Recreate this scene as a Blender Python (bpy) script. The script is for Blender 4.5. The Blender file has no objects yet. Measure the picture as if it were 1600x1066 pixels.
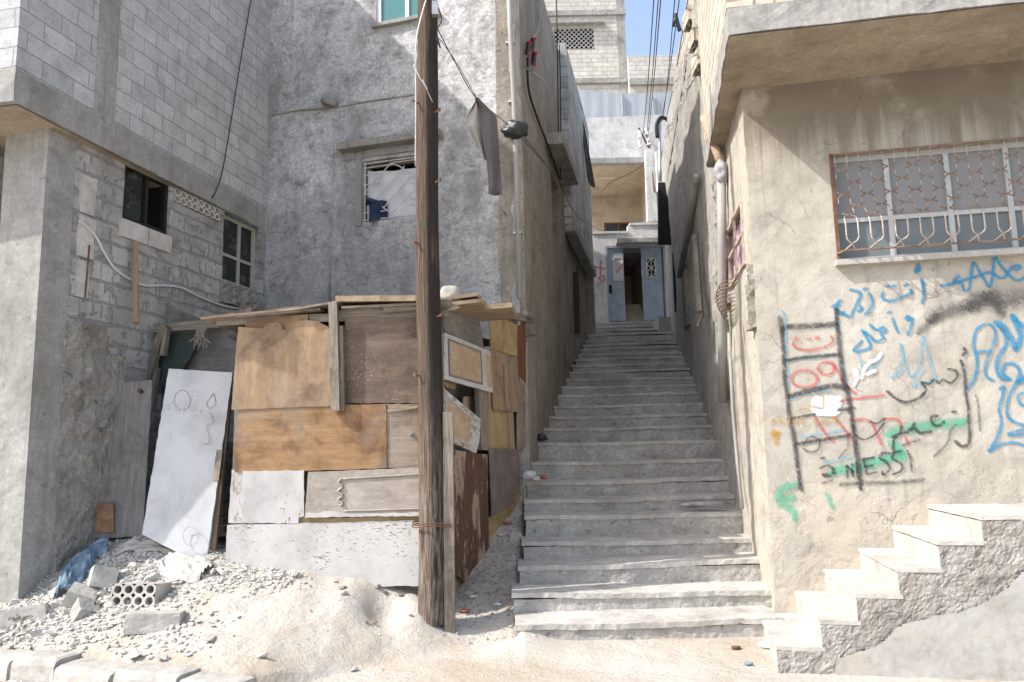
import bpy, bmesh, math, random
from mathutils import Vector, Matrix, noise
import numpy as np

random.seed(7)
SC = bpy.context.scene
COL = SC.collection
rad = math.radians

# ------------------------------------------------------------------ camera
PITCH, ROLL, FPX = rad(8.25), rad(1.2), 1244.0
EYE = Vector((0, 0, 1.6))
FWD = Vector((0, math.cos(PITCH), math.sin(PITCH)))
_r0 = Vector((1, 0, 0)); _u0 = Vector((0, -math.sin(PITCH), math.cos(PITCH)))
RGT = _r0 * math.cos(ROLL) - _u0 * math.sin(ROLL)
UPV = _u0 * math.cos(ROLL) + _r0 * math.sin(ROLL)
cam = bpy.data.objects.new('camera', bpy.data.cameras.new('camera'))
cam.data.lens = 36.0 * FPX / 1600.0
cam.data.sensor_width = 36.0
cam.data.clip_start = 0.05
cam.data.clip_end = 500
m3 = Matrix((RGT, UPV, -FWD)).transposed()
cam.matrix_world = Matrix.Translation(EYE) @ m3.to_4x4()
COL.objects.link(cam)
SC.camera = cam

# ------------------------------------------------------------------ light
SUNL = Vector((1.0, 0.31, -1.015)).normalized()
sun_el = math.asin(-SUNL.z)
sun_az = math.atan2(-SUNL.x, -SUNL.y)           # clockwise from +Y
world = bpy.data.worlds.new('World'); SC.world = world
world.use_nodes = True
wn = world.node_tree
sky = wn.nodes.new('ShaderNodeTexSky'); sky.sky_type = 'NISHITA'; sky.sun_disc = False
sky.sun_elevation = sun_el; sky.sun_rotation = sun_az
sky.air_density = 1.0; sky.dust_density = 2.2; sky.ozone_density = 1.0
bg = wn.nodes['Background']; bg.inputs['Strength'].default_value = 0.15
hs = wn.nodes.new('ShaderNodeHueSaturation'); hs.inputs['Saturation'].default_value = .84      # hazy, dust-laden sky
wn.links.new(sky.outputs['Color'], hs.inputs['Color']); wn.links.new(hs.outputs['Color'], bg.inputs['Color'])
sl = bpy.data.lights.new('sun', 'SUN'); sl.energy = 2.5; sl.angle = rad(0.5); sl.color = (1, 0.965, 0.915)
sun = bpy.data.objects.new('sun', sl); COL.objects.link(sun)
sun.rotation_euler = SUNL.to_track_quat('-Z', 'Y').to_euler()
sun.location = (-8, -6, 20)
vs = SC.view_settings
vs.view_transform = 'Standard'; vs.look = 'None'; vs.gamma = 1; vs.exposure = 1.22

# ------------------------------------------------------------------ pixel -> world
def ray(x, y):
    d = FWD + RGT * ((x - 800) / FPX) + UPV * ((533 - y) / FPX)
    return d / d.y
def aty(x, y, Y): return EYE + ray(x, y) * Y
def atz(x, y, Z):
    d = ray(x, y); return EYE + d * ((Z - EYE.z) / d.z)

class Plane:
    """vertical wall plane, A left / B right as seen from outside"""
    def __init__(s, A, B):
        s.A = Vector((A[0], A[1], 0)); s.B = Vector((B[0], B[1], 0))
        s.d = (s.B - s.A).normalized(); s.n = Vector((s.d.y, -s.d.x, 0)); s.L = (s.B - s.A).length
    def hit(s, x, y, off=0.0):
        r = ray(x, y); a = s.A + s.n * off
        t = s.n.dot(a - EYE) / s.n.dot(r); return EYE + r * t
    def uz(s, x, y):
        p = s.hit(x, y); return (p - s.A).dot(s.d), p.z
    def pt(s, u, z, off=0.0): return s.A + s.d * u + s.n * off + Vector((0, 0, z))

# ------------------------------------------------------------------ materials
class NT:
    def __init__(s, name):
        s.m = bpy.data.materials.new(name); s.m.use_nodes = True
        s.t = s.m.node_tree; s.b = s.t.nodes['Principled BSDF']; s.out = s.t.nodes['Material Output']
        s.b.inputs['Roughness'].default_value = 0.9
        s.b.inputs['Specular IOR Level'].default_value = 0.25
        s._tc = s.t.nodes.new('ShaderNodeTexCoord')
    def put(s, inp, v):
        if hasattr(v, 'links') or isinstance(v, bpy.types.NodeSocket): s.t.links.new(v, inp)
        elif isinstance(v, (tuple, list)) and len(v) == 3 and inp.type == 'RGBA': inp.default_value = (*v, 1)
        else: inp.default_value = v
    def co(s, k='Object'): return s._tc.outputs[k]
    def map(s, vec, scale=(1, 1, 1), rot=(0, 0, 0), loc=(0, 0, 0)):
        n = s.t.nodes.new('ShaderNodeMapping'); s.put(n.inputs[0], vec)
        n.inputs['Scale'].default_value = scale; n.inputs['Rotation'].default_value = rot; n.inputs['Location'].default_value = loc
        return n.outputs[0]
    def noise(s, vec, scale, detail=4, rough=0.55, dist=0.0, col=False):
        n = s.t.nodes.new('ShaderNodeTexNoise'); s.put(n.inputs['Vector'], vec)
        n.inputs['Scale'].default_value = scale; n.inputs['Detail'].default_value = detail
        n.inputs['Roughness'].default_value = rough; n.inputs['Distortion'].default_value = dist
        return n.outputs['Color' if col else 'Fac']
    def vor(s, vec, scale, feat='F1', out='Distance', rnd=1.0):
        n = s.t.nodes.new('ShaderNodeTexVoronoi'); s.put(n.inputs['Vector'], vec); n.feature = feat
        n.inputs['Scale'].default_value = scale; n.inputs['Randomness'].default_value = rnd
        return n.outputs[out]
    def ramp(s, f, stops, mode='LINEAR'):
        n = s.t.nodes.new('ShaderNodeValToRGB'); s.put(n.inputs[0], f); cr = n.color_ramp; cr.interpolation = mode
        while len(cr.elements) < len(stops): cr.elements.new(0.5)
        for e, (p, c) in zip(cr.elements, stops):
            e.position = p; e.color = (*c, 1) if isinstance(c, (tuple, list)) else (c, c, c, 1)
        return n.outputs[0]
    def mix(s, f, a, b, blend='MIX'):
        n = s.t.nodes.new('ShaderNodeMix'); n.data_type = 'RGBA'; n.blend_type = blend
        s.put(n.inputs['Factor'], f); s.put(n.inputs[6], a); s.put(n.inputs[7], b); return n.outputs[2]
    def math(s, op, a, b=0.0, c=0.0, clamp=False):
        n = s.t.nodes.new('ShaderNodeMath'); n.operation = op; n.use_clamp = clamp
        s.put(n.inputs[0], a); s.put(n.inputs[1], b); s.put(n.inputs[2], c); return n.outputs[0]
    def sep(s, v):
        n = s.t.nodes.new('ShaderNodeSeparateXYZ'); s.put(n.inputs[0], v); return n.outputs
    def step(s, f, a, b):
        n = s.t.nodes.new('ShaderNodeMapRange'); n.interpolation_type = 'SMOOTHSTEP'
        s.put(n.inputs['Value'], f); n.inputs['From Min'].default_value = a; n.inputs['From Max'].default_value = b
        return n.outputs['Result']
    def warp(s, vec, scale, amt):
        n = s.noise(vec, scale, 3, col=True)
        a = s.t.nodes.new('ShaderNodeVectorMath'); a.operation = 'SUBTRACT'; s.put(a.inputs[0], n); a.inputs[1].default_value = (.5, .5, .5)
        k = s.t.nodes.new('ShaderNodeVectorMath'); k.operation = 'SCALE'; s.put(k.inputs[0], a.outputs[0]); k.inputs['Scale'].default_value = amt
        q = s.t.nodes.new('ShaderNodeVectorMath'); q.operation = 'ADD'; s.put(q.inputs[0], vec); s.put(q.inputs[1], k.outputs[0])
        return q.outputs[0]
    def bump(s, h, dist, strength=1.0, prev=None):
        n = s.t.nodes.new('ShaderNodeBump'); s.put(n.inputs['Height'], h)
        n.inputs['Distance'].default_value = dist; n.inputs['Strength'].default_value = strength
        if prev is not None: s.put(n.inputs['Normal'], prev)
        return n.outputs[0]
    def done(s, col, nrm=None, rough=None, metal=None, spec=None, alpha=None):
        s.put(s.b.inputs['Base Color'], col)
        if nrm is not None: s.put(s.b.inputs['Normal'], nrm)
        if rough is not None: s.put(s.b.inputs['Roughness'], rough)
        if metal is not None: s.put(s.b.inputs['Metallic'], metal)
        if spec is not None: s.put(s.b.inputs['Specular IOR Level'], spec)
        if alpha is not None: s.put(s.b.inputs['Alpha'], alpha)
        return s.m

def mul(c, k): return tuple(x * k for x in c)

def plaster(name, light, mid, dark, scale=1.0, bumpd=.012, coarse=9.0, holes=.5, stretch=(1, 1, .6), specks=.0, vert=False, pit=(.60, .70), pscale=7.5, damp=None, mott=.50):
    t = NT(name); o = t.co()
    w = t.warp(o, 2.5, .25)
    big = t.noise(t.map(w, stretch), 1.1 * scale, 9, .62)
    c = t.ramp(big, [(.32, dark), (.46, mid), (.62, light)])
    c = t.mix(1.0, c, t.ramp(t.noise(w, 4.2 * scale, 11, .74), [(.30, mott), (.5, .94), (.66, 1.14)]), 'MULTIPLY')
    fine = t.noise(o, 26 * scale, 6, .65)
    c = t.mix(t.step(fine, .42, .72), t.mix(.5, c, mul(dark, .9)), c)
    if holes:
        pn_ = t.noise(t.map(w, (1, 1, 1.6)), pscale * scale, 9, .74)
        pf = t.step(pn_, *pit)
        c = t.mix(t.math('MULTIPLY', pf, holes), c, mul(dark, .62))
    if holes >= .5:
        p2 = t.noise(t.map(w, (1, 1, 1.3)), 19 * scale, 7, .68); c = t.mix(t.math('MULTIPLY', t.step(p2, .60, .67), .55), c, mul(dark, .5))
    if vert:
        st = t.noise(t.map(o, (7, 7, .35)), 1.6, 6, .6)
        c = t.mix(t.math('MULTIPLY', t.step(st, .5, .72), .5), c, mul(dark, .8))
    if damp:
        zd = t.math('ADD', t.sep(o)[2], t.math('MULTIPLY', t.noise(w, 1.6, 9, .7), 2.4))
        c = t.mix(t.math('MULTIPLY', t.step(zd, damp[1], damp[0]), damp[2]), c, mul(dark, .8))
        rn = t.step(t.noise(t.map(o, (6, 6, .22)), 1.2, 6, .62), .53, .68); c = t.mix(t.math('MULTIPLY', rn, .30), c, mul(dark, .9))
    if specks:
        sp = t.vor(o, 38, 'F1'); c = t.mix(t.math('MULTIPLY', t.step(sp, .16, .08), specks), c, mul(dark, .5))
    h1 = t.noise(w, coarse, 9, .66)
    h2 = t.noise(o, 55, 4, .6)
    h = t.math('ADD', t.math('MULTIPLY', h1, 1.0), t.math('MULTIPLY', h2, .22))
    if holes: h = t.math('SUBTRACT', h, t.math('MULTIPLY', pf, .35))
    return t.done(c, t.bump(h, bumpd, 1.0), .93)

def blocks(name, c1, c2, mortar, bw=.41, rh=.205, ms=.009, stain=(.25, .24, .22), stain_amt=.35, wob=.012, bumpd=.012, patch=0.0, off=.5):
    t = NT(name); uv = t.co('UV'); o = t.co()
    u2 = t.warp(uv, 3.0, wob)
    n = t.t.nodes.new('ShaderNodeTexBrick'); t.put(n.inputs['Vector'], u2); n.offset = off
    n.inputs['Color1'].default_value = (*c1, 1); n.inputs['Color2'].default_value = (*c2, 1); n.inputs['Mortar'].default_value = (*mortar, 1)
    n.inputs['Scale'].default_value = 1; n.inputs['Mortar Size'].default_value = ms; n.inputs['Mortar Smooth'].default_value = .35
    n.inputs['Bias'].default_value = 0; n.inputs['Brick Width'].default_value = bw; n.inputs['Row Height'].default_value = rh
    c = n.outputs['Color']; f = n.outputs['Fac']
    big = t.noise(o, 1.3, 8, .6, .4)
    c = t.mix(t.math('MULTIPLY', t.step(big, .48, .68), stain_amt), c, stain)
    sm = t.noise(o, 6, 8, .7, .3)
    if patch:   # mortar smeared over the blocks
        pf = t.math('MULTIPLY', t.step(sm, .56, .60), patch); c = t.mix(pf, c, mortar); f = t.math('MAXIMUM', f, t.math('MULTIPLY', pf, .6))
    c = t.mix(1.0, c, t.ramp(t.noise(o, 3.6, 11, .74), [(.30, .74), (.5, .97), (.68, 1.1)]), 'MULTIPLY')
    fine = t.noise(o, 48, 5, .7)
    c = t.mix(.22, c, t.ramp(fine, [(.3, .12), (.7, .75)]), 'OVERLAY')
    pits = t.vor(o, 60); pk = t.step(pits, .14, .05)
    c = t.mix(t.math('MULTIPLY', pk, .45), c, mul(c1, .35))
    h = t.math('SUBTRACT', t.math('ADD', t.math('MULTIPLY', fine, .35), t.math('MULTIPLY', sm, .35)), t.math('MULTIPLY', f, .75))
    return t.done(c, t.bump(h, bumpd, 1.0), .92)

def simple(name, col, var=.25, scale=6, bumpd=0.003, rough=.8, metal=0, spec=.25, stretch=(1, 1, 1), dirt=None, dirt_amt=.5, dscale=3):
    t = NT(name); o = t.co()
    n = t.noise(t.map(o, stretch), scale, 7, .6)
    c = t.ramp(n, [(.3, mul(col, 1 - var)), (.7, mul(col, 1 + var * .6))])
    if dirt:
        d = t.noise(o, dscale, 8, .68, .4); c = t.mix(t.math('MULTIPLY', t.step(d, .5, .66), dirt_amt), c, dirt)
    nrm = t.bump(t.noise(t.map(o, stretch), scale * 4, 5, .6), bumpd, .8) if bumpd else None
    return t.done(c, nrm, rough, metal, spec)

def wood(name, light, dark, fleck=None, fleck_amt=.0, stain=None, stain_amt=0.0, ring=3.0, grain=(1.2, 22, 1), rough=.75, paint=None, wear=.55, bumpd=.003, fscale=1.0, spots=0.0, weather=0.0):
    """UV: u along the grain, metres"""
    t = NT(name); uv = t.co('UV'); oi = t.t.nodes.new('ShaderNodeObjectInfo')
    a = t.t.nodes.new('ShaderNodeVectorMath'); a.operation = 'ADD'; t.put(a.inputs[0], uv)
    k = t.t.nodes.new('ShaderNodeVectorMath'); k.operation = 'SCALE'; t.put(k.inputs[0], (3.7, 5.1, 1.3)); t.put(k.inputs['Scale'], oi.outputs['Random']); t.put(a.inputs[1], k.outputs[0])
    v = t.warp(a.outputs[0], 1.6, .05)
    g = t.noise(t.map(v, grain), ring, 8, .62, .2)
    c = t.ramp(g, [(.3, dark), (.52, tuple((x + y) / 2 for x, y in zip(light, dark))), (.7, light)])
    fg = t.noise(t.map(v, (3, 90, 1)), 3, 4, .6)
    c = t.mix(.3, c, t.ramp(fg, [(.3, .25), (.7, .7)]), 'OVERLAY')
    if stain:
        sn = t.noise(v, 1.7, 8, .65, .6); c = t.mix(t.math('MULTIPLY', t.step(sn, .5, .62), stain_amt), c, stain)
    c = t.mix(1.0, c, t.ramp(t.noise(v, 5, 10, .72), [(.3, .66), (.5, .97), (.68, 1.12)]), 'MULTIPLY')
    if weather:
        wn_ = t.noise(v, 1.15, 7, .6, .5); c = t.mix(t.math('MULTIPLY', t.step(wn_, .46, .6), weather), c, (.25, .205, .16))
    h = t.math('ADD', t.math('MULTIPLY', g, .6), t.math('MULTIPLY', fg, .5))
    if paint:
        pn = t.noise(t.map(v, (5 * fscale, 14 * fscale, 1)), 2.2, 9, .75)
        big = t.noise(v, 1.3, 4, .6)
        pf = t.step(t.math('ADD', pn, t.math('MULTIPLY', t.math('SUBTRACT', big, .5), .35)), wear, wear + .03)
        pcol = t.mix(t.step(t.noise(v, 2.3, 7, .65), .4, .75), paint, mul(paint, .72))
        c = t.mix(pf, pcol, c); h = t.math('SUBTRACT', t.math('MULTIPLY', h, .4), t.math('MULTIPLY', pf, .5))
    if fleck:
        fn = t.noise(t.map(v, (14, 40, 1)), 2.4, 6, .7); c = t.mix(t.math('MULTIPLY', t.step(fn, .62, .66), fleck_amt), c, fleck)
    if spots:
        sp = t.vor(v, 34); sel = t.noise(v, 2.4, 3, .5)
        c = t.mix(t.math('MULTIPLY', t.math('MULTIPLY', t.step(sp, .17, .10), t.step(sel, .42, .6)), spots), c, (.62, .6, .58))
    return t.done(c, t.bump(h, bumpd, 1.0), rough)

MT = {}
MT['block_light'] = blocks('grey concrete block', (.52, .515, .505), (.43, .43, .425), (.31, .305, .295), stain_amt=.4, stain=(.33, .325, .315), ms=.006, wob=.03, patch=.3, bw=.40, rh=.195)
MT['block_old'] = blocks('weathered block', (.52, .505, .48), (.38, .37, .345), (.325, .31, .29), bw=.43, rh=.22, ms=.016, wob=.05, stain_amt=.75, stain=(.24, .225, .20), bumpd=.024, patch=.75)
MT['block_cream'] = blocks('cream block', (.62, .59, .53), (.53, .50, .45), (.40, .37, .33), bw=.41, rh=.2, ms=.012, stain_amt=.3, stain=(.42, .36, .28))
MT['block_side'] = blocks('limestone block', (.62, .55, .46), (.54, .48, .40), (.30, .24, .18), bw=.45, rh=.2, ms=.016, stain_amt=.35, stain=(.42, .35, .26), wob=.02)
MT['plaster_grey'] = plaster('rough grey plaster', (.78, .77, .755), (.60, .59, .575), (.28, .27, .25), holes=.6, mott=.30, bumpd=.022, coarse=9, pit=(.50, .74), pscale=9, damp=(5.0, 6.9, .42))
MT['plaster_brown'] = plaster('brown stained plaster', (.45, .40, .335), (.355, .31, .255), (.21, .18, .145), vert=True, holes=.6, bumpd=.03, coarse=7)
MT['plaster_pebble'] = plaster('pebbledash plaster', (.60, .57, .515), (.50, .47, .42), (.33, .305, .265), holes=.4, bumpd=.03, coarse=22, scale=1.4)  # albedo raised evenly to stand in for sun on the alley wall
MT['plaster_white'] = plaster('whitewashed plaster', (.78, .77, .76), (.66, .65, .635), (.45, .435, .41), holes=.25, bumpd=.008, coarse=6, vert=True)
MT['facade_sunlit'] = plaster('sunlit side render', (.62, .57, .49), (.53, .485, .41), (.38, .34, .28), holes=.4, bumpd=.012, coarse=7, vert=True)  # paler copy of the facade render, sunlight on the alley wall put into the colour
MT['ceiling'] = plaster('cream ceiling', (.58, .52, .42), (.52, .46, .37), (.44, .38, .30), holes=0, bumpd=.003)
MT['concrete'] = plaster('cast concrete', (.44, .433, .405), (.37, .36, .335), (.26, .25, .23), holes=.3, bumpd=.010, coarse=7, vert=True, specks=.35)
MT['concrete_rough'] = plaster('crumbling concrete', (.52, .495, .445), (.40, .375, .33), (.24, .215, .18), holes=.8, bumpd=.045, coarse=10, scale=1.2)
MT['soffit'] = plaster('stained soffit', (.43, .37, .28), (.37, .31, .23), (.27, .215, .15), holes=.15, bumpd=.008, coarse=5, stretch=(1, 1, 1))
MT['stone_step'] = plaster('step concrete', (.60, .575, .53), (.49, .465, .43), (.34, .32, .29), holes=.5, bumpd=.028, coarse=16, specks=.4)
MT['stone_tread'] = plaster('dusty tread stone', (.64, .61, .56), (.51, .48, .44), (.34, .315, .28), holes=.25, bumpd=.006, coarse=14)
MT['white_tread'] = plaster('dusty white stair stone', (.64, .61, .56), (.56, .53, .48), (.44, .41, .365), holes=.2, bumpd=.006, coarse=16)
MT['rubble_plaster'] = plaster('rubbly render', (.54, .51, .465), (.46, .43, .385), (.33, .30, .265), holes=.6, bumpd=.05, coarse=18, scale=1.5)
MT['smooth_render'] = plaster('patched cement render', (.43, .435, .44), (.395, .39, .385), (.44, .39, .315), holes=.12, bumpd=.004, coarse=6)
MT['rubble'] = plaster('broken stone', (.70, .665, .615), (.60, .57, .52), (.46, .43, .385), holes=.3, bumpd=.008, coarse=14, scale=2)
MT['kerb'] = plaster('kerb stone', (.56, .535, .495), (.48, .455, .42), (.36, .34, .30), holes=.4, bumpd=.008, coarse=12)
MT['old_timber'] = wood('grey old timber', (.36, .31, .25), (.16, .13, .10), stain=(.10, .08, .065), stain_amt=.5, bumpd=.006)
MT['raw_timber'] = wood('pale timber', (.40, .31, .21), (.24, .175, .115), bumpd=.004)
MT['ply_orange'] = wood('orange plywood', (.38, .235, .12), (.265, .152, .075), stain=(.15, .08, .045), stain_amt=.75, grain=(1.0, 9, 1), ring=2.2, fleck=(.55, .42, .28), fleck_amt=.35, weather=.55)
MT['ply_warm'] = wood('weathered plywood', (.40, .275, .17), (.265, .175, .105), stain=(.165, .11, .075), stain_amt=.8, grain=(.8, 6, 1), ring=2.0, fleck=(.12, .08, .05), fleck_amt=.5, weather=.6)
MT['ply_grey'] = wood('grey plywood', (.34, .275, .22), (.23, .18, .14), stain=(.15, .115, .09), stain_amt=.6, grain=(1, 14, 1))
MT['ply_dark'] = wood('dark plywood', (.20, .145, .105), (.105, .078, .06), stain=(.06, .048, .04), stain_amt=.75, grain=(1, 6, 1), ring=1.6, spots=.85)
MT['ply_yellow'] = wood('yellowed board', (.44, .325, .17), (.32, .22, .11), stain=(.24, .15, .075), stain_amt=.6, grain=(1, 7, 1))
MT['ply_purple'] = wood('purple grey board', (.21, .165, .15), (.15, .115, .105), stain=(.25, .215, .20), stain_amt=.4, grain=(1, 4, 1))
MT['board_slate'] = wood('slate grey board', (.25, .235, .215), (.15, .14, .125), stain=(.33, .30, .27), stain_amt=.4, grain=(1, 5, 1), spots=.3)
MT['board_brown'] = wood('brown varnish board', (.13, .07, .042), (.085, .046, .03), paint=(.33, .245, .175), wear=.47, grain=(1, 6, 1), fscale=.12)
MT['door_grey'] = wood('grey door wood', (.31, .285, .265), (.185, .168, .155), stain=(.13, .115, .105), stain_amt=.5, grain=(.7, 13, 1))
MT['paint_white'] = wood('flaking white paint', (.22, .14, .085), (.14, .085, .05), paint=(.52, .505, .485), wear=.62, fscale=.9)
MT['paint_white_fleck'] = wood('chipped white board', (.25, .17, .11), (.16, .10, .06), paint=(.54, .525, .50), wear=.60, fscale=2.2)
MT['paint_dirty'] = wood('dirty white board', (.38, .33, .28), (.28, .235, .19), paint=(.52, .495, .47), wear=.53, fscale=.7)
MT['paint_door'] = wood('white door paint', (.28, .19, .12), (.18, .11, .07), paint=(.55, .55, .545), wear=.655, fscale=1.2)
MT['panel_carved'] = wood('grey carved panel', (.40, .35, .30), (.31, .265, .225), stain=(.50, .46, .42), stain_amt=.45, fleck=(.70, .68, .65), fleck_amt=.6, grain=(1, 7, 1))
MT['panel_tan'] = wood('tan door panel', (.50, .38, .26), (.40, .285, .185), stain=(.34, .23, .15), stain_amt=.5, grain=(1, 8, 1), fleck=(.62, .56, .48), fleck_amt=.5)
MT['cloth_white'] = simple('white cloth', (.62, .60, .60), .12, 8, .004, .95)
MT['cloth_beige'] = simple('beige cloth', (.34, .31, .28), .2, 8, .004, .95)
MT['plastic_sack'] = simple('dusty white sack', (.44, .415, .375), .15, 14, .008, .7)
MT['denim'] = simple('faded blue cloth', (.20, .275, .345), .45, 9, .006, .95, dirt=(.40, .42, .43), dirt_amt=.5, dscale=9)
MT['denim_dark'] = simple('dark denim', (.035, .05, .10), .5, 10, .004, .95)
MT['green_sheet'] = simple('dark green tarpaulin', (.055, .075, .065), .4, 4, .006, .75)
MT['olive_cloth'] = simple('olive grey cloth', (.155, .155, .125), .3, 4, .006, .95)
MT['dark_cloth'] = simple('navy cloth', (.02, .024, .045), .4, 5, .004, .95)
MT['black_plastic'] = simple('black plastic', (.022, .027, .028), .4, 12, .006, .35, spec=.5)
MT['grey_plastic'] = simple('silver plastic wrap', (.36, .36, .37), .35, 18, .01, .4, spec=.5)
MT['pvc'] = simple('grey pipe', (.34, .33, .31), .2, 5, .001, .55, stretch=(1, 1, .3), dirt=(.36, .27, .19), dirt_amt=.4)
MT['pvc_dirty'] = simple('mud stained pipe', (.44, .33, .23), .3, 5, .003, .8, dirt=(.5, .45, .38), dirt_amt=.6)
MT['rust'] = simple('rusty iron', (.15, .075, .045), .4, 12, .002, .8, dirt=(.30, .24, .19), dirt_amt=.5)
MT['rust_pale'] = simple('rust stained cream iron', (.50, .42, .35), .3, 10, .001, .7, dirt=(.20, .11, .07), dirt_amt=.6, dscale=7)
MT['rust_mid'] = simple('brown rusted iron', (.23, .145, .10), .3, 10, .001, .75, dirt=(.42, .34, .28), dirt_amt=.5, dscale=6)
MT['iron_white'] = simple('white painted iron', (.55, .52, .50), .15, 9, .001, .6, dirt=(.24, .15, .10), dirt_amt=.5, dscale=8)
MT['alu'] = simple('dusty aluminium', (.50, .50, .49), .15, 7, .0005, .5, metal=.2, dirt=(.42, .37, .31), dirt_amt=.5)
MT['upvc'] = simple('white window frame', (.72, .72, .72), .06, 4, 0, .4)
MT['frame_green'] = simple('pale green window frame', (.40, .42, .34), .15, 6, .0005, .6)
MT['frame_black'] = simple('black window frame', (.018, .017, .017), .2, 6, 0, .4)
MT['black_wire'] = simple('black cable', (.02, .02, .021), .2, 6, 0, .6)
MT['white_cable'] = simple('white cable', (.62, .62, .62), .1, 6, 0, .5)
MT['galv'] = simple('galvanised iron', (.40, .40, .39), .2, 9, .001, .45, metal=.6)
MT['door_blue'] = simple('blue grey steel door', (.30, .35, .405), .15, 5, .001, .5, dirt=(.20, .22, .25), dirt_amt=.5)
MT['corrugated'] = simple('dark corrugated sheet', (.035, .033, .032), .3, 5, .003, .8)
MT['red_plastic'] = simple('red plastic', (.45, .03, .03), .2, 8, 0, .4)
MT['pink_cloth'] = simple('pink curtain', (.52, .37, .44), .15, 5, .004, .95)
MT['room_shade'] = simple('interior shade black', (.02, .018, .016), .2, 3, 0, .95)  # near-black colour carries the shade of the unlit rooms
MT['passage'] = simple('passage wall', (.55, .46, .34), .2, 3, .003, .95)
MT['brown_door'] = simple('brown inner door', (.16, .07, .035), .2, 5, 0, .6)
MT['dry_grass'] = simple('dry weed', (.24, .17, .08), .4, 20, 0, .9)
MT['green_weed'] = simple('green weed', (.07, .12, .035), .4, 20, 0, .9)
MT['litter_red'] = simple('faded red wrapper', (.36, .14, .09), .4, 20, 0, .7)
MT['litter_white'] = simple('crumpled white paper', (.66, .66, .66), .2, 20, .004, .8)
MT['mesh_blue'] = simple('blue grey netting', (.37, .40, .43), .12, 3, .002, .9, stretch=(3, 1, .3))

def glass(name, col, rough=.12):
    t = NT(name); o = t.co()
    d = t.noise(o, 5, 7, .7)
    return t.done(t.mix(t.math('MULTIPLY', t.step(d, .5, .75), .35), col, (.30, .29, .27)), None, t.math('ADD', rough, t.math('MULTIPLY', d, .25)), 0, .5)
MT['glass_dark'] = glass('dark window glass', (.012, .016, .016), .06)
MT['glass_teal'] = glass('teal window glass', (.05, .19, .19), .08)
MT['glass_dusty'] = glass('dusty grey window glass', (.235, .233, .237), .4)
MT['glass_frost'] = glass('frosted lower pane', (.15, .172, .178), .35)

# plaid textile
t = NT('brown checked textile'); uv = t.co('UV')
wx = t.math('SINE', t.math('MULTIPLY', t.sep(uv)[0], 330)); wy = t.math('SINE', t.math('MULTIPLY', t.sep(uv)[1], 420))
f = t.math('MULTIPLY', t.step(wx, -.1, .3), t.step(wy, -.1, .3))
MT['textile'] = t.done(t.mix(f, (.085, .078, .08), (.20, .18, .175)), None, .95)

# dusty ground
t = NT('pale dusty earth'); o = t.co()
w = t.warp(o, 1.5, .3)
a = t.noise(w, .9, 9, .62); b = t.noise(o, 14, 8, .7)
c = t.ramp(a, [(.34, (.44, .365, .28)), (.5, (.51, .455, .385)), (.64, (.55, .515, .46))])
c = t.mix(t.math('MULTIPLY', t.step(b, .55, .75), .45), c, (.46, .41, .34))
peb = t.vor(o, 42); c = t.mix(t.math('MULTIPLY', t.step(peb, .2, .1), .35), c, (.40, .36, .30))
h = t.math('ADD', t.math('MULTIPLY', t.noise(w, 6, 10, .68), 1.0), t.math('MULTIPLY', t.noise(o, 40, 6, .7), .3))
MT['earth'] = t.done(c, t.bump(h, .05, 1.0), .97)

# beige rendered facade, with dirt at its foot, drip stains and bare patches
t = NT('beige render'); o = t.co(); w = t.warp(o, 2, .3)
a = t.noise(w, 1.0, 9, .6)
c = t.ramp(a, [(.32, (.36, .325, .272)), (.5, (.43, .393, .332)), (.66, (.48, .445, .385))])
c = t.mix(1.0, c, t.ramp(t.noise(w, 4.5, 11, .74), [(.30, .72), (.5, .97), (.68, 1.08)]), 'MULTIPLY')
f1 = t.noise(w, 3.2, 9, .66); c = t.mix(t.math('MULTIPLY', t.step(f1, .55, .70), .5), c, (.255, .24, .22))
zz = t.sep(o)[2]
drip = t.noise(t.map(o, (9, 9, .25)), 1.0, 5, .6)
dz = t.math('MULTIPLY', t.step(t.math('ADD', zz, t.math('MULTIPLY', drip, 1.3)), 4.75, 5.35), t.step(t.noise(w, 1.7, 6, .6), .25, .5))
c = t.mix(t.math('MULTIPLY', dz, .85), c, (.165, .135, .10))
streak = t.step(t.noise(t.map(o, (16, 16, .18)), 1.0, 4, .5), .58, .70)
c = t.mix(t.math('MULTIPLY', streak, .25), c, (.20, .175, .14))
low = t.math('MULTIPLY', t.step(zz, 1.75, 1.0), t.step(t.noise(w, 2.1, 8, .65), .42, .55))
c = t.mix(t.math('MULTIPLY', low, .6), c, (.46, .40, .32))
vd = t.vor(t.warp(o, 3, .35), 1.3, 'DISTANCE_TO_EDGE'); crack = t.math('MULTIPLY', t.step(vd, .0035, .001), t.step(t.noise(o, 1.2, 3), .52, .6))
c = t.mix(t.math('MULTIPLY', crack, .3), c, (.24, .20, .16))
fn = t.noise(o, 70, 5, .65); pit = t.step(t.noise(w, 9, 8, .72), .63, .7)
c = t.mix(t.math('MULTIPLY', pit, .3), c, (.27, .235, .19))
h = t.math('ADD', t.math('MULTIPLY', t.noise(w, 5, 9, .6), .8), t.math('MULTIPLY', fn, .25))
h = t.math('SUBTRACT', h, t.math('MULTIPLY', t.math('ADD', pit, t.math('MULTIPLY', low, 1.2)), .3))
h = t.math('SUBTRACT', h, t.math('MULTIPLY', crack, .4))
MT['facade'] = t.done(c, t.bump(h, .016, 1.0), .93)

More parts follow.
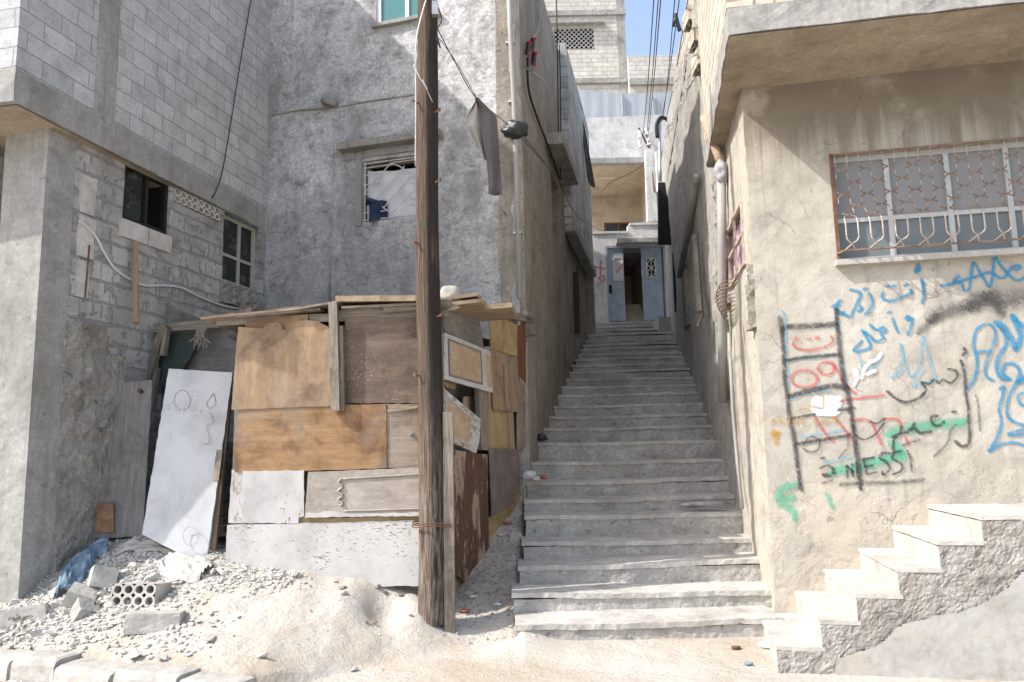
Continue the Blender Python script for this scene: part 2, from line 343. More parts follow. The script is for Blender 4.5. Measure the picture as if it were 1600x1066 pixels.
# utility pole: tarred, cracked timber
t = NT('weathered pole timber'); uv = t.co('UV'); o = t.co(); s_ = t.sep(uv)
g = t.noise(t.map(uv, (1.0, 22, 1)), 2.2, 9, .68, .3)
c = t.ramp(g, [(.3, (.042, .029, .021)), (.5, (.11, .075, .052)), (.68, (.20, .15, .112))])
tar = t.noise(t.map(uv, (.5, 2.6, 1)), 1.6, 8, .62)
side = t.step(t.math('ADD', s_[1], t.math('MULTIPLY', t.noise(o, 3, 3), .06)), .26, .31)     # the tarred flank
c = t.mix(t.math('MULTIPLY', t.math('MULTIPLY', side, .92), t.step(tar, .27, .46)), c, (.028, .023, .019))
crk = t.step(t.noise(t.map(uv, (.8, 42, 1)), 2.0, 5, .6), .60, .66)
c = t.mix(t.math('MULTIPLY', crk, .8), c, (.02, .014, .01))
pale = t.math('MULTIPLY', t.step(s_[0], 2.5, .6), t.step(t.noise(t.map(uv, (2, 16, 1)), 1.6, 9, .72), .40, .7))
c = t.mix(t.math('MULTIPLY', pale, .75), c, (.36, .31, .265))
h = t.math('SUBTRACT', g, t.math('MULTIPLY', crk, .9))
MT['pole'] = t.done(c, t.bump(h, .02, 1.0), .85)

def spray(name, col, soft=.35, dens=1.0, speck=.35):
    t = NT(name); uv = t.co('UV'); o = t.co()
    v = t.sep(uv)[1]
    e = t.math('ABSOLUTE', t.math('SUBTRACT', v, .5))
    n = t.noise(o, 38, 5, .7); big = t.noise(o, 5, 3, .6)
    e2 = t.math('ADD', e, t.math('ADD', t.math('MULTIPLY', t.math('SUBTRACT', n, .5), .5), t.math('MULTIPLY', t.math('SUBTRACT', big, .5), .35)))
    a = t.step(e2, .5, .5 - soft)
    a = t.math('MULTIPLY', a, t.math('SUBTRACT', 1.0, t.math('MULTIPLY', t.step(n, .52, .62), speck)))
    a = t.math('MULTIPLY', a, t.math('MULTIPLY', t.math('ADD', t.math('MULTIPLY', big, 1.1), .35), dens), clamp=True)
    return t.done(col, None, .85, alpha=a)
MT['spray_black'] = spray('black spray', (.045, .045, .05), .38, .8, .6)
MT['spray_black_soft'] = spray('faded black spray', (.06, .06, .065), .5, .62, .6)
MT['spray_red'] = spray('red spray', (.52, .10, .10), .35, .7, .5)
MT['spray_blue'] = spray('blue spray', (.035, .24, .42), .35, .85, .45)
MT['spray_sky'] = spray('pale blue spray', (.14, .40, .55), .45, .6, .6)
MT['spray_green'] = spray('green spray', (.10, .42, .27), .5, .75, .5)
MT['spray_orange'] = spray('orange paint', (.50, .28, .06), .4, .7, .5)
MT['spray_white'] = spray('white paint', (.72, .72, .76), .25, .95, .3)

# ------------------------------------------------------------------ mesh building
Zv = Vector((0, 0, 1))
class MB:
    def __init__(s): s.v = []; s.f = []; s.uv = []
    def poly(s, pts, uv=None):
        i = len(s.v); s.v += [Vector(p) for p in pts]; s.f.append(list(range(i, i + len(pts)))); s.uv.append(uv)
    def idx(s, f, uv=None): s.f.append(list(f)); s.uv.append(uv)
    def box(s, c, x, y, z, uvdir=None):
        c = Vector(c); x = Vector(x); y = Vector(y); z = Vector(z); P = lambda a, b, d: c + x * a + y * b + z * d
        for q in ([(-1, -1, -1), (-1, 1, -1), (1, 1, -1), (1, -1, -1)], [(-1, -1, 1), (1, -1, 1), (1, 1, 1), (-1, 1, 1)],
                  [(-1, -1, -1), (1, -1, -1), (1, -1, 1), (-1, -1, 1)], [(1, 1, -1), (-1, 1, -1), (-1, 1, 1), (1, 1, 1)],
                  [(-1, 1, -1), (-1, -1, -1), (-1, -1, 1), (-1, 1, 1)], [(1, -1, -1), (1, 1, -1), (1, 1, 1), (1, -1, 1)]):
            pts = [P(*a) for a in q]
            uv = None
            if uvdir:
                g = Vector(uvdir).normalized(); n = (pts[1] - pts[0]).cross(pts[2] - pts[1]).normalized(); b = n.cross(g)
                if b.length < .2: b = x.normalized(); 
                uv = [(p.dot(g), p.dot(b)) for p in pts]
            s.poly(pts, uv)
    def prism(s, pts, ext, uv=None):
        """pts: outline counter-clockwise seen from the front; ext: vector from front to back"""
        pts = [Vector(p) for p in pts]; ext = Vector(ext); n = len(pts)
        fuv = [uv(p) for p in pts] if uv else None
        s.poly(pts, fuv); s.poly([p + ext for p in reversed(pts)], list(reversed(fuv)) if fuv else None)
        for i in range(n):
            a, b = pts[i], pts[(i + 1) % n]
            q = [b, a, a + ext, b + ext]
            s.poly(q, [uv(b), uv(a), (uv(a)[0] + .02, uv(a)[1] + .02), (uv(b)[0] + .02, uv(b)[1] + .02)] if uv else None)
    def tube(s, pts, r, sides=8, caps=True, smooth_pts=0, uvlen=False):
        pts = [Vector(p) for p in pts]
        if smooth_pts: pts = spline(pts, smooth_pts)
        rs = r if isinstance(r, (list, tuple)) else [r] * len(pts)
        if len(rs) != len(pts): rs = [rs[0] + (rs[-1] - rs[0]) * i / (len(pts) - 1) for i in range(len(pts))]
        base = len(s.v); up = None; L = 0; Ls = []
        for i, p in enumerate(pts):
            tdir = (pts[min(i + 1, len(pts) - 1)] - pts[max(i - 1, 0)]).normalized()
            if up is None:
                up = tdir.orthogonal().normalized()
            up = (up - tdir * up.dot(tdir)).normalized(); sd = tdir.cross(up)
            if i: L += (p - pts[i - 1]).length
            Ls.append(L)
            for k in range(sides):
                a = 2 * math.pi * k / sides; s.v.append(p + (up * math.cos(a) + sd * math.sin(a)) * rs[i])
        for i in range(len(pts) - 1):
            for k in range(sides):
                k2 = (k + 1) % sides; a = base + i * sides
                s.idx([a + k, a + k2, a + sides + k2, a + sides + k],
                      [(Ls[i], k / sides), (Ls[i], (k + 1) / sides), (Ls[i + 1], (k + 1) / sides), (Ls[i + 1], k / sides)] if uvlen else None)
        if caps:
            s.idx(list(reversed(range(base, base + sides)))); e = base + (len(pts) - 1) * sides; s.idx(range(e, e + sides))
    def build(s, name, mat, parent=None, smooth=False, origin=None):
        me = bpy.data.meshes.new(name)
        if origin is None:
            if parent is not None: origin = Vector(parent['_org'])
            else:
                xs = [p.x for p in s.v]; ys = [p.y for p in s.v]; zs = [p.z for p in s.v]
                origin = Vector(((min(xs) + max(xs)) / 2, (min(ys) + max(ys)) / 2, min(zs)))
        me.from_pydata([tuple(p - origin) for p in s.v], [], s.f)
        uvl = me.uv_layers.new(name='UVMap'); li = 0; data = np.zeros(len(me.loops) * 2, dtype=np.float32)
        for fi, f in enumerate(s.f):
            uv = s.uv[fi]
            if uv is None:
                p0 = [s.v[i] for i in f]; n = Vector((0, 0, 0))
                for i in range(len(p0)): n += (p0[i]).cross(p0[(i + 1) % len(p0)])
                c0 = p0[0]; n = Vector((0, 0, 0))
                for i in range(1, len(p0) - 1): n += (p0[i] - c0).cross(p0[i + 1] - c0)
                if n.length > 0: n.normalize()
                if abs(n.z) > .75: uv = [(p.x, p.y) for p in p0]
                else:
                    tg = Zv.cross(n).normalized(); uv = [(p.dot(tg), p.z) for p in p0]
            for j, q in enumerate(uv): data[(li + j) * 2] = q[0]; data[(li + j) * 2 + 1] = q[1]
            li += len(f)
        uvl.data.foreach_set('uv', data)
        me.materials.append(MT[mat] if isinstance(mat, str) else mat)
        if smooth: me.polygons.foreach_set('use_smooth', [True] * len(me.polygons))
        me.update()
        o = bpy.data.objects.new(name, me); COL.objects.link(o)
        o.location = origin; o['_org'] = tuple(origin)
        if parent is not None:
            o.parent = parent; o.location = origin - Vector(parent['_org'])
        return o

def spline(pts, n):
    out = []; P = [pts[0]] + list(pts) + [pts[-1]]
    for i in range(1, len(P) - 2):
        a, b, c, d = P[i - 1], P[i], P[i + 1], P[i + 2]
        for k in range(n):
            t_ = k / n
            out.append(.5 * ((2 * b) + (c - a) * t_ + (2 * a - 5 * b + 4 * c - d) * t_ ** 2 + (3 * b - a - 3 * c + d) * t_ ** 3))
    out.append(P[-2]); return out

def tag(o, label=None, cat=None, group=None, kind=None):
    if label: o['label'] = label
    if cat: o['category'] = cat
    if group: o['group'] = group
    if kind: o['kind'] = kind
    return o
def thing(name, label, cat, loc, group=None):
    o = bpy.data.objects.new(name, None); COL.objects.link(o); o.location = loc; o['_org'] = tuple(loc)
    o.empty_display_size = .3
    return tag(o, label, cat, group)

def disp(p, amp, fr=2.2):
    return amp * (noise.noise(p * fr) + .6 * noise.noise(p * fr * 3.1 + Vector((7, 3, 1))) + .4 * noise.noise(p * fr * 9 + Vector((1, 9, 4))))

def wall(pl, u0, u1, z0, z1, holes=(), th=.25, off=0.0, res=.3, amp=0.0, fr=2.2, edge=0.0):
    """grid wall with rectangular openings (u0,u1,z0,z1) and their reveals"""
    mb = MB()
    def cuts(a, b, hs):
        c = sorted({a, b, *[x for x in hs if a < x < b]}); out = []
        for i in range(len(c) - 1):
            n = max(1, int(round((c[i + 1] - c[i]) / res)))
            out += [c[i] + (c[i + 1] - c[i]) * k / n for k in range(n)]
        return out + [b]
    us = cuts(u0, u1, [x for h in holes for x in h[:2]]); zs = cuts(z0, z1, [x for h in holes for x in h[2:]])
    def inh(u, z): return any(h[0] - 1e-6 < u < h[1] + 1e-6 and h[2] - 1e-6 < z < h[3] + 1e-6 for h in holes)
    idx = {}
    def vid(i, j):
        if (i, j) not in idx:
            p = pl.pt(us[i], zs[j], off)
            q = p + pl.n * disp(p, amp, fr) if amp else p
            if edge and (i in (0, len(us) - 1)):
                q = q + pl.d * disp(p * 1.7 + Vector((3, 3, 3)), edge, 4)
            idx[(i, j)] = len(mb.v); mb.v.append(q)
        return idx[(i, j)]
    solid = set()
    for i in range(len(us) - 1):
        for j in range(len(zs) - 1):
            if not inh((us[i] + us[i + 1]) / 2, (zs[j] + zs[j + 1]) / 2): solid.add((i, j))
    bk = {}
    def back(k):
        if k not in bk: bk[k] = len(mb.v); mb.v.append(mb.v[k] - pl.n * th)
        return bk[k]
    for (i, j) in solid:
        a, b, c, d = vid(i, j), vid(i + 1, j), vid(i + 1, j + 1), vid(i, j + 1)
        mb.idx([a, b, c, d])
        mb.idx([back(d), back(c), back(b), back(a)])
        for (ni, nj, p, q) in ((i, j - 1, a, b), (i + 1, j, b, c), (i, j + 1, c, d), (i - 1, j, d, a)):
            if (ni, nj) not in solid: mb.idx([q, p, back(p), back(q)])
    return mb

def pxrect(pl, pts):
    q = [pl.uz(*p) for p in pts]; us = sorted(a for a, b in q); zs = sorted(b for a, b in q)
    h = len(q) // 2
    return (sum(us[:h]) / h, sum(us[h:]) / h, sum(zs[:h]) / h, sum(zs[h:]) / h)

def bar(mb, pl, u0, z0, u1, z1, w, dep, off):
    """flat bar on plane between two points: width w, depth dep, centre at off"""
    a = pl.pt(u0, z0, off); b = pl.pt(u1, z1, off); d = (b - a); L = d.length; d.normalize(); s_ = d.cross(pl.n)
    mb.box((a + b) / 2, d * (L / 2), pl.n * (dep / 2) * -1, s_ * (w / 2) * -1, uvdir=d)

def rag(pts, step=.06, amp=.006, seed=0):
    """roughen a 3D outline in its own plane"""
    n = Vector((0, 0, 0)); c0 = pts[0]
    for i in range(1, len(pts) - 1): n += (pts[i] - c0).cross(pts[i + 1] - c0)
    n.normalize(); out = []; rnd = random.Random(seed)
    for i in range(len(pts)):
        a, b = pts[i], pts[(i + 1) % len(pts)]; L = (b - a).length; k = max(1, int(L / step)); s_ = (b - a).normalized().cross(n)
        out.append(a)
        for j in range(1, k): out.append(a + (b - a) * (j / k) + s_ * rnd.uniform(-amp, amp))
    return out

def panel(name, pl, px, off, th, mat, parent, vertical=False, amp=.004, seed=1, tilt=0):
    pts = [pl.hit(x, y, off) for x, y in px]
    ar = sum((a - pl.A).dot(pl.d) * b.z - (b - pl.A).dot(pl.d) * a.z for a, b in zip(pts, pts[1:] + pts[:1]))
    if ar < 0: pts.reverse()
    pts = rag(pts, .05, amp, seed)
    d = pl.d
    uvf = (lambda p: (p.z, p.dot(d))) if vertical else (lambda p: (p.dot(d), p.z))
    mb = MB(); mb.prism(pts, -pl.n * th, uvf)
    return mb.build(name, mat, parent)

def quadboard(name, corners, th, mat, parent=None, along='v', amp=.003, seed=1):
    """corners TL,TR,BR,BL (3D, outside view) -> solid board"""
    TL, TR, BR, BL = [Vector(c) for c in corners]
    ux = (TR - TL).normalized(); vz = (TL - BL).normalized(); n = ux.cross(vz).normalized()
    pts = rag([BL, BR, TR, TL], .06, amp, seed)
    uvf = (lambda p: (p.dot(vz), p.dot(ux))) if along == 'v' else (lambda p: (p.dot(ux), p.dot(vz)))
    mb = MB(); mb.prism(pts, -n * th, uvf)
    return mb.build(name, mat, parent)

def holed_block(mb, o, X, Y, Z, nx, nz, lip=.03, depth=None, seg=12):
    """concrete block; front face = -Y side with round holes. o = front lower-left corner; X,Y,Z full edge vectors"""
    o = Vector(o); X = Vector(X); Y = Vector(Y); Z = Vector(Z); P = lambda a, b, c: o + X * a + Y * c + Z * b
    sx, sz = 1 / nx, 1 / nz; dp = .75
    for i in range(nx):
        for j in range(nz):
            cx, cz = (i + .5) * sx, (j + .5) * sz; rx = .36 * sx; rz = .36 * sz
            ring = []; sq = []
            for k in range(seg):
                a = 2 * math.pi * k / seg; ca, sa = math.cos(a), math.sin(a)
                ring.append((cx + rx * ca, cz + rz * sa)); m = max(abs(ca), abs(sa)); sq.append((cx + .5 * sx * ca / m, cz + .5 * sz * sa / m))
            for k in range(seg):
                k2 = (k + 1) % seg
                mb.poly([P(*sq[k], 0), P(*sq[k2], 0), P(*ring[k2], 0), P(*ring[k], 0)])
                mb.poly([P(*ring[k], 0), P(*ring[k2], 0), P(*ring[k2], dp), P(*ring[k], dp)])
            mb.poly([P(*q, dp) for q in ring])
    mb.poly([P(0, 1, 0), P(1, 1, 0), P(1, 1, 1), P(0, 1, 1)]); mb.poly([P(0, 0, 1), P(1, 0, 1), P(1, 0, 0), P(0, 0, 0)])
    mb.poly([P(0, 0, 1), P(0, 0, 0), P(0, 1, 0), P(0, 1, 1)]); mb.poly([P(1, 0, 0), P(1, 0, 1), P(1, 1, 1), P(1, 1, 0)])
    mb.poly([P(1, 0, 1), P(0, 0, 1), P(0, 1, 1), P(1, 1, 1)])

def roughbox(mb, x0, x1, y0, y1, z0, z1, res=.12, amp=.008, fr=3):
    """axis aligned box with worn, uneven faces; corner callbacks allow skew through functions of y"""
    fx0 = x0 if callable(x0) else (lambda y: x0); fx1 = x1 if callable(x1) else (lambda y: x1)
    nx = max(2, int(abs(fx1(y0) - fx0(y0)) / res)); ny = max(1, int((y1 - y0) / res)); nz = max(1, int((z1 - z0) / res))
    cache = {}
    def vid(i, j, k):
        if (i, j, k) not in cache:
            y = y0 + (y1 - y0) * j / ny; x = fx0(y) + (fx1(y) - fx0(y)) * i / nx; z = z0 + (z1 - z0) * k / nz
            p = Vector((x, y, z)); q = p + Vector((disp(p, amp, fr), disp(p + Vector((9, 0, 0)), amp, fr), disp(p + Vector((0, 9, 0)), amp * .8, fr)))
            cache[(i, j, k)] = len(mb.v); mb.v.append(q)
        return cache[(i, j, k)]
    for i in range(nx):
        for k in range(nz):
            mb.idx([vid(i, 0, k), vid(i + 1, 0, k), vid(i + 1, 0, k + 1), vid(i, 0, k + 1)]); mb.idx([vid(i + 1, ny, k), vid(i, ny, k), vid(i, ny, k + 1), vid(i + 1, ny, k + 1)])
        for j in range(ny):
            mb.idx([vid(i, j, nz), vid(i + 1, j, nz), vid(i + 1, j + 1, nz), vid(i, j + 1, nz)]); mb.idx([vid(i, j + 1, 0), vid(i + 1, j + 1, 0), vid(i + 1, j, 0), vid(i, j, 0)])
    for j in range(ny):
        for k in range(nz):
            mb.idx([vid(0, j + 1, k), vid(0, j, k), vid(0, j, k + 1), vid(0, j + 1, k + 1)]); mb.idx([vid(nx, j, k), vid(nx, j + 1, k), vid(nx, j + 1, k + 1), vid(nx, j, k + 1)])

def sstep(a, b, x):
    t_ = max(0, min(1, (x - a) / (b - a))); return t_ * t_ * (3 - 2 * t_)
def lerp_tab(tab, x):
    if x <= tab[0][0]: return tab[0][1]
    for (a, va), (b, vb) in zip(tab, tab[1:]):
        if x <= b: return va + (vb - va) * (x - a) / (b - a)
    return tab[-1][1]

# ------------------------------------------------------------------ planes of the place
LW = Plane((-4.53, 7.47), (-3.54, 11.2))          # left house, ground floor side
UW = Plane((-4.53, 6.9), (-3.54, 11.2))         # left house, upper floor side
LF = Plane((-8.0, 8.50), (-4.53, 7.47))           # left house front
UF = Plane((-8.0, 7.70), (-4.53, 6.9))
PW = Plane((-3.54, 11.2), (.11, 10.1))          # plaster house front
AW = Plane((.11, 10.1), (1.07, 14.9))           # its alley side
AW2 = Plane((1.07, 14.9), (1.89, 19.0))
FW = Plane((2.28, 7.3), (9.28, 5.9))            # right house facade
SW = Plane((2.62, 9.7), (2.28, 7.3))            # its alley side
OV = Plane((2.433 + .01, 9.373 + .05), (1.879, 6.286))      # overhang side
OF = Plane((1.879, 6.286), (8.9, 4.99))         # overhang front
RW = Plane((3.12, 13.4), (2.6, 9.5))            # rough house beyond, alley side
RW2 = Plane((3.95, 19.7), (3.14, 13.4))
SF = Plane((-2.78, 7.74), (-.785, 7.60))         # scrap shed front
SS = Plane((-.785, 7.60), (.10, 10.05))          # scrap shed alley side

# ------------------------------------------------------------------ stairs data
NY = [971, 925, 879, 844, 803, 777, 749, 719, 689, 666, 648, 631, 614, 601, 589, 578, 567.5, 558, 550, 543, 536.5, 529, 521, 515, 509, 502]
SD = [7.0 + .53 * k for k in range(26)]
SZ = [aty(1000, y, d).z for y, d in zip(NY, SD)]
LX = [805, 800, 809, 815, 819, 818, 822, 826, 830, 834, 842]
def awx(y): return .11 + .2 * (y - 10.1)
def rwx(y):
    return lerp_tab([(7.3, 2.28), (9.6, 2.61), (13.4, 3.12), (19.7, 3.95), (21, 4.1)], y)

# ------------------------------------------------------------------ ground
ZS = [(-6, .75), (-4.7, .72), (-4.2, .80), (-3.6, .88), (-3.1, .76), (-2.75, .68), (-2.2, .60), (-1.6, .51), (-1.2, .47), (-.95, .36), (-.75, .20), (-.4, .08)]
def kerb_y(x): return 6.75 - .40 * (x + 4.2)
HOLE = atz(600, 985, .1)
def gz(x, y, fine=True):
    p = Vector((x, y, 0))
    yk = kerb_y(min(x, -1.9))
    yk = yk if x < -1.9 else 5.83 + (x + 1.9) * .9
    top = lerp_tab([(-3.3, 8.2), (-2.8, 7.72), (-.8, 7.58), (-.4, 7.8)], x)
    t_ = max(0.0, min(1.25, (y - yk) / (top - yk)))
    zs = lerp_tab(ZS, x)
    m = 0.0
    if y > yk:
        b0 = .15 * (1 - sstep(-2.2, -1.2, x))
        m = b0 + (zs - b0) * (t_ ** 1.15 if t_ < 1 else 1 + (t_ - 1) * .3)
    strip = max(0, y - 7.2) * .385
    w = sstep(-.85, -.45, x)
    z = m * (1 - w) + strip * w
    z += .07 * math.exp(-(((x + .78) / .30) ** 2 + ((y - 7.30) / .22) ** 2))
    if x > .0:
        e = sstep(-.12, .12, x - (.02 + max(0, y - 7) * .06)); z = z * (1 - e) + (-.12 if y > 7.15 else 0) * e
    z -= .19 * math.exp(-(((x - HOLE.x) / .17) ** 2 + ((y - HOLE.y) / .26) ** 2))
    z += .03 * math.exp(-(((x - HOLE.x + .28) / .16) ** 2 + ((y - HOLE.y - .1) / .2) ** 2))
    z += .11 * math.exp(-(((x + .02) / .26) ** 2 + ((y - 6.88) / .26) ** 2)) + (.05 * sstep(6.3, 6.95, y) if .0 < x < 2.4 and y < 7.1 else 0)
    fade = 1 - sstep(10, 12, y)
    z *= fade
    if fine and -8 < x < 6 and 3 < y < 11:
        k = 1.0 if y > yk else .35
        z += k * (.035 * noise.noise(p * 1.7) + .022 * noise.noise(p * 4.3 + Vector((5, 1, 0))) + .015 * noise.noise(p * 11) + .009 * noise.noise(p * 25))
    return z
def axis(a, b, step, far):
    out = []; x = a
    while x <= b + 1e-6: out.append(x); x += step
    lo = []; d = step; x = a
    while x > -far: d *= 1.5; x -= d; lo.append(x)
    hi = []; d = step; x = b
    while x < far: d *= 1.5; x += d; hi.append(x)
    return lo[::-1] + out + hi
gx = axis(-6.5, 4.5, .045, 120); gy = axis(4.6, 10.6, .045, 120)
mb = MB()
for y in gy:
    for x in gx: mb.v.append(Vector((x, y, gz(x, y))))
nx = len(gx)
for j in range(len(gy) - 1):
    for i in range(nx - 1):
        a = j * nx + i; mb.idx([a, a + 1, a + nx + 1, a + nx], [(0, 0)] * 4)
tag(mb.build('ground', 'earth', None, True, Vector((0, 0, 0))), kind='structure')

# ------------------------------------------------------------------ left house of grey blocks
H = thing('block_house', 'unfinished grey concrete block house with overhanging upper floor, at the left', 'house', (-5.5, 9.0, 0))
zS0, zS1, zTop = 4.92, 5.24, 9.72
win1 = pxrect(LW, [(196.6, 252), (267, 283.5), (262.6, 369), (192, 340.6)])
win2 = pxrect(LW, [(352.7, 333), (406.7, 357), (402, 456), (345, 438)])
vent = pxrect(LW, [(270, 283.5), (340, 319), (340, 331), (270, 296)])
vent = (win1[1] + .06, win2[0] - .10, zS0 - .19, zS0 - .005)
wall(LW, .35, LW.L, .2, zS0, [win1, win2, vent], .28, 0, .14, .014, 2.5).build('wall', 'block_old', H)
wall(UW, 0, UW.L, zS1, zTop, [], .25, 0, .5, .004).build('wall', 'block_light', H)
wall(UF, 0, UF.L - .02, zS1, zTop, [], .25, 0, .5, .004).build('wall', 'block_light', H)
wall(LF, 0, LF.L - .9, 2.9, zS0, [], .25, -.05, .3, .015).build('wall', 'block_old', H)
# front plinth of cast concrete, column, slab, roof
wall(LF, 0, LF.L - .52, .0, 2.95, [], .3, -.015, .12, .012, 3).build('plinth', 'concrete', H)
mb = MB(); c0 = LF.pt(LF.L - .26, 0)
cen = LW.A + LW.d * .24 - LW.n * .26
def column_mesh():
    mb = MB(); nz = 60
    for k in range(nz + 1):
        z = zS0 * k / nz
        for (a, b) in ((-.26, .0), (-.26, .49), (-.25, .49)): pass
        ring = []
        P = [LW.A - LW.n * .52, LW.A.copy(), LW.A + LW.d * .36, LW.A + LW.d * .36 - LW.n * .52]
        for i in range(4):
            a, b = P[i], P[(i + 1) % 4]
            for q in range(4):
                p = a + (b - a) * q / 4 + Vector((0, 0, z))
                e = .012 if z < 2.9 else .004
                out = (p - (cen + Vector((0, 0, z)))).normalized()
                ring.append(p + out * disp(p, e, 3.3))
        mb.v += ring
    for k in range(nz):
        for i in range(16):
            j = (i + 1) % 16; a = k * 16; mb.idx([a + i, a + j, a + 16 + j, a + 16 + i])
    return mb
column_mesh().build('column', 'concrete', H)
# crumbling masonry beside the column, low on the side wall
for (u0, u1, z1, of, sd) in ((.355, .86, 3.05, .035, 1), (.84, 1.15, 2.75, .05, 2)):
    wall(LW, u0, u1, .2, z1, [], .2, of, .06, .035, 3.5, .05).build('rough_pier', 'concrete_rough', H)
# pale block strip standing beside the column
for i, (z0, z1, w) in enumerate(((4.18, 4.58, .20), (3.72, 4.14, .22), (3.30, 3.68, .17))):
    wall(LW, .42 + .01 * i, .42 + w, z0, z1, [], .1, .022, .05, .012, 5, .02).build('quoin_block', 'block_cream' if 0 else 'rubble', H)
# slab edge
def slab_mesh(poly, z0, z1, amp=.008):
    mb = MB(); n = len(poly); P = []
    for i in range(n):
        a = Vector((*poly[i], 0)); b = Vector((*poly[(i + 1) % n], 0)); k = max(1, int((b - a).length / .12))
        P += [a + (b - a) * q / k for q in range(k)]
    rows = []
    for z in (z0, z0 + (z1 - z0) * .33, z0 + (z1 - z0) * .66, z1):
        r = []
        for p in P:
            q = Vector((p.x, p.y, z)); r.append(len(mb.v))
            mb.v.append(q + Vector((disp(q, amp, 4), disp(q + Vector((4, 4, 4)), amp, 4), disp(q + Vector((8, 1, 3)), amp * .5, 4))))
        rows.append(r)
    for a, b in zip(rows, rows[1:]):
        for i in range(len(P)):
            j = (i + 1) % len(P); mb.idx([a[i], a[j], b[j], b[i]])
    mb.idx(rows[-1]); mb.idx(list(reversed(rows[0]))); return mb
e = .015
p0 = UW.A + UW.n * e - UF.n * -e; p1 = UW.B + UW.n * e
slab_mesh([(-8, 7.70 - .03), (p0.x, p0.y - .0), (p1.x - .02, p1.y - .02), (-8, 12)], zS0, zS1).build('floor_slab', 'concrete', H)
# underside finish of the jutting slab
mb = MB(); mb.poly([(-7.95, 11.8, zS0 - .012), (-3.62, 11.1, zS0 - .012), (-4.53, 6.95, zS0 - .012), (-7.95, 7.76, zS0 - .012)]); mb.build('soffit', 'soffit', H)
wall(UW, .98, 1.28, zS1, zTop, [], .08, .006, .3, .004).build('column', 'concrete', H)
slab_mesh([(-8, 7.72), (-4.55, 6.92), (-3.56, 11.15), (-8, 12)], zTop, zTop + .12).build('roof', 'concrete', H)
wall(Plane((-3.6, 11.9), (-8, 11.9)), 0, 4.4, 0, zTop, [], .2, 0, 1.0).build('wall', 'concrete', H)
# sliding black window, one leaf open
def window_set(parent, pl, w, frame, pane_mat, cols, rows, inset=.1, fw=.045, open_pane=None, name='window'):
    u0, u1, z0, z1 = w; mb = MB(); of = -inset
    for (a, b, c, d) in ((u0, z0 + fw / 2, u1, z0 + fw / 2), (u0, z1 - fw / 2, u1, z1 - fw / 2)): bar(mb, pl, a, b, c, d, fw, .06, of)
    for u in (u0 + fw / 2, u1 - fw / 2): bar(mb, pl, u, z0 + fw, u, z1 - fw, fw, .06, of)
    for c in cols: bar(mb, pl, c, z0 + fw, c, z1 - fw, fw * .9, .055, of)
    cc = [u0] + list(cols) + [u1]
    for r in rows:
        for a, b in zip(cc, cc[1:]): bar(mb, pl, a + fw * .46, r, b - fw * .46, r, fw * .8, .05, of)
    f = mb.build(name, frame, parent)
    rr = [z0] + list(rows) + [z1]
    for i, (a, b) in enumerate(zip(cc, cc[1:])):
        for j, (c, d) in enumerate(zip(rr, rr[1:])):
            if open_pane == i: continue
            pm = pane_mat[j] if isinstance(pane_mat, (list, tuple)) else pane_mat
            m2 = MB(); q = [pl.pt(a + .02, c + .02, of), pl.pt(b - .02, c + .02, of), pl.pt(b - .02, d - .02, of), pl.pt(a + .02, d - .02, of)]
            m2.prism(q, -pl.n * .006); m2.build('pane', pm, f)
    return f
def room(parent, pl, w, depth=1.2, back='room_shade', start=.29):
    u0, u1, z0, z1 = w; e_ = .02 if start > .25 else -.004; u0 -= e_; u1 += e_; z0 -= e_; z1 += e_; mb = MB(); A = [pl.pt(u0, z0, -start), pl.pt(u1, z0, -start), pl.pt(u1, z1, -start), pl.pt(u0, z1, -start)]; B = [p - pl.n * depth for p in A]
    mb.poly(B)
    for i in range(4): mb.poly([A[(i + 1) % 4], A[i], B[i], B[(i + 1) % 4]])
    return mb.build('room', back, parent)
mid = (win1[0] + win1[1]) / 2 + .02
window_set(H, LW, win1, 'frame_black', 'glass_dark', [mid], [], .06, .055, open_pane=1); room(H, LW, win1, start=.10)
window_set(H, LW, win2, 'frame_green', 'glass_dark', [(win2[0] + win2[1]) / 2 + .05], [win2[2] + (win2[3] - win2[2]) * .42], .10, .05); room(H, LW, win2)
# sill blocks and cement lumps
u0, u1, z0, z1 = win1
for a, b in ((u0 - .05, u0 + .37), (u0 + .39, u1 + .03)):
    wall(LW, a, b, z0 - .21, z0 - .01, [], .1, .03, .07, .008, 5).build('window_sill', 'rubble', H)
u0, u1, z0, z1 = win2
wall(LW, u0 - .05, u1 - .02, z0 - .30, z0 - .01, [], .12, .06, .05, .06, 6, .03).build('window_sill', 'concrete_rough', H)
# pierced vent blocks over the window
vw = (vent[1] - vent[0] - .03) / 2
for i in range(2):
    mb = MB(); a = vent[0] + .01 + i * (vw + .015)
    holed_block(mb, LW.pt(a, vent[2] + .01, .012), LW.d * vw, -LW.n * .2, Vector((0, 0, vent[3] - vent[2] - .015)), 4, 2); mb.build('vent_block', 'rubble', H)
room(H, LW, vent, .2, start=.3)
# raw hollow block ends on the upper front edge
# steel stub
mb = MB(); mb.tube([LW.hit(140, 383, .03), LW.hit(133, 465, .03)], .009, 6); mb.build('steel_stub', 'rust', H)

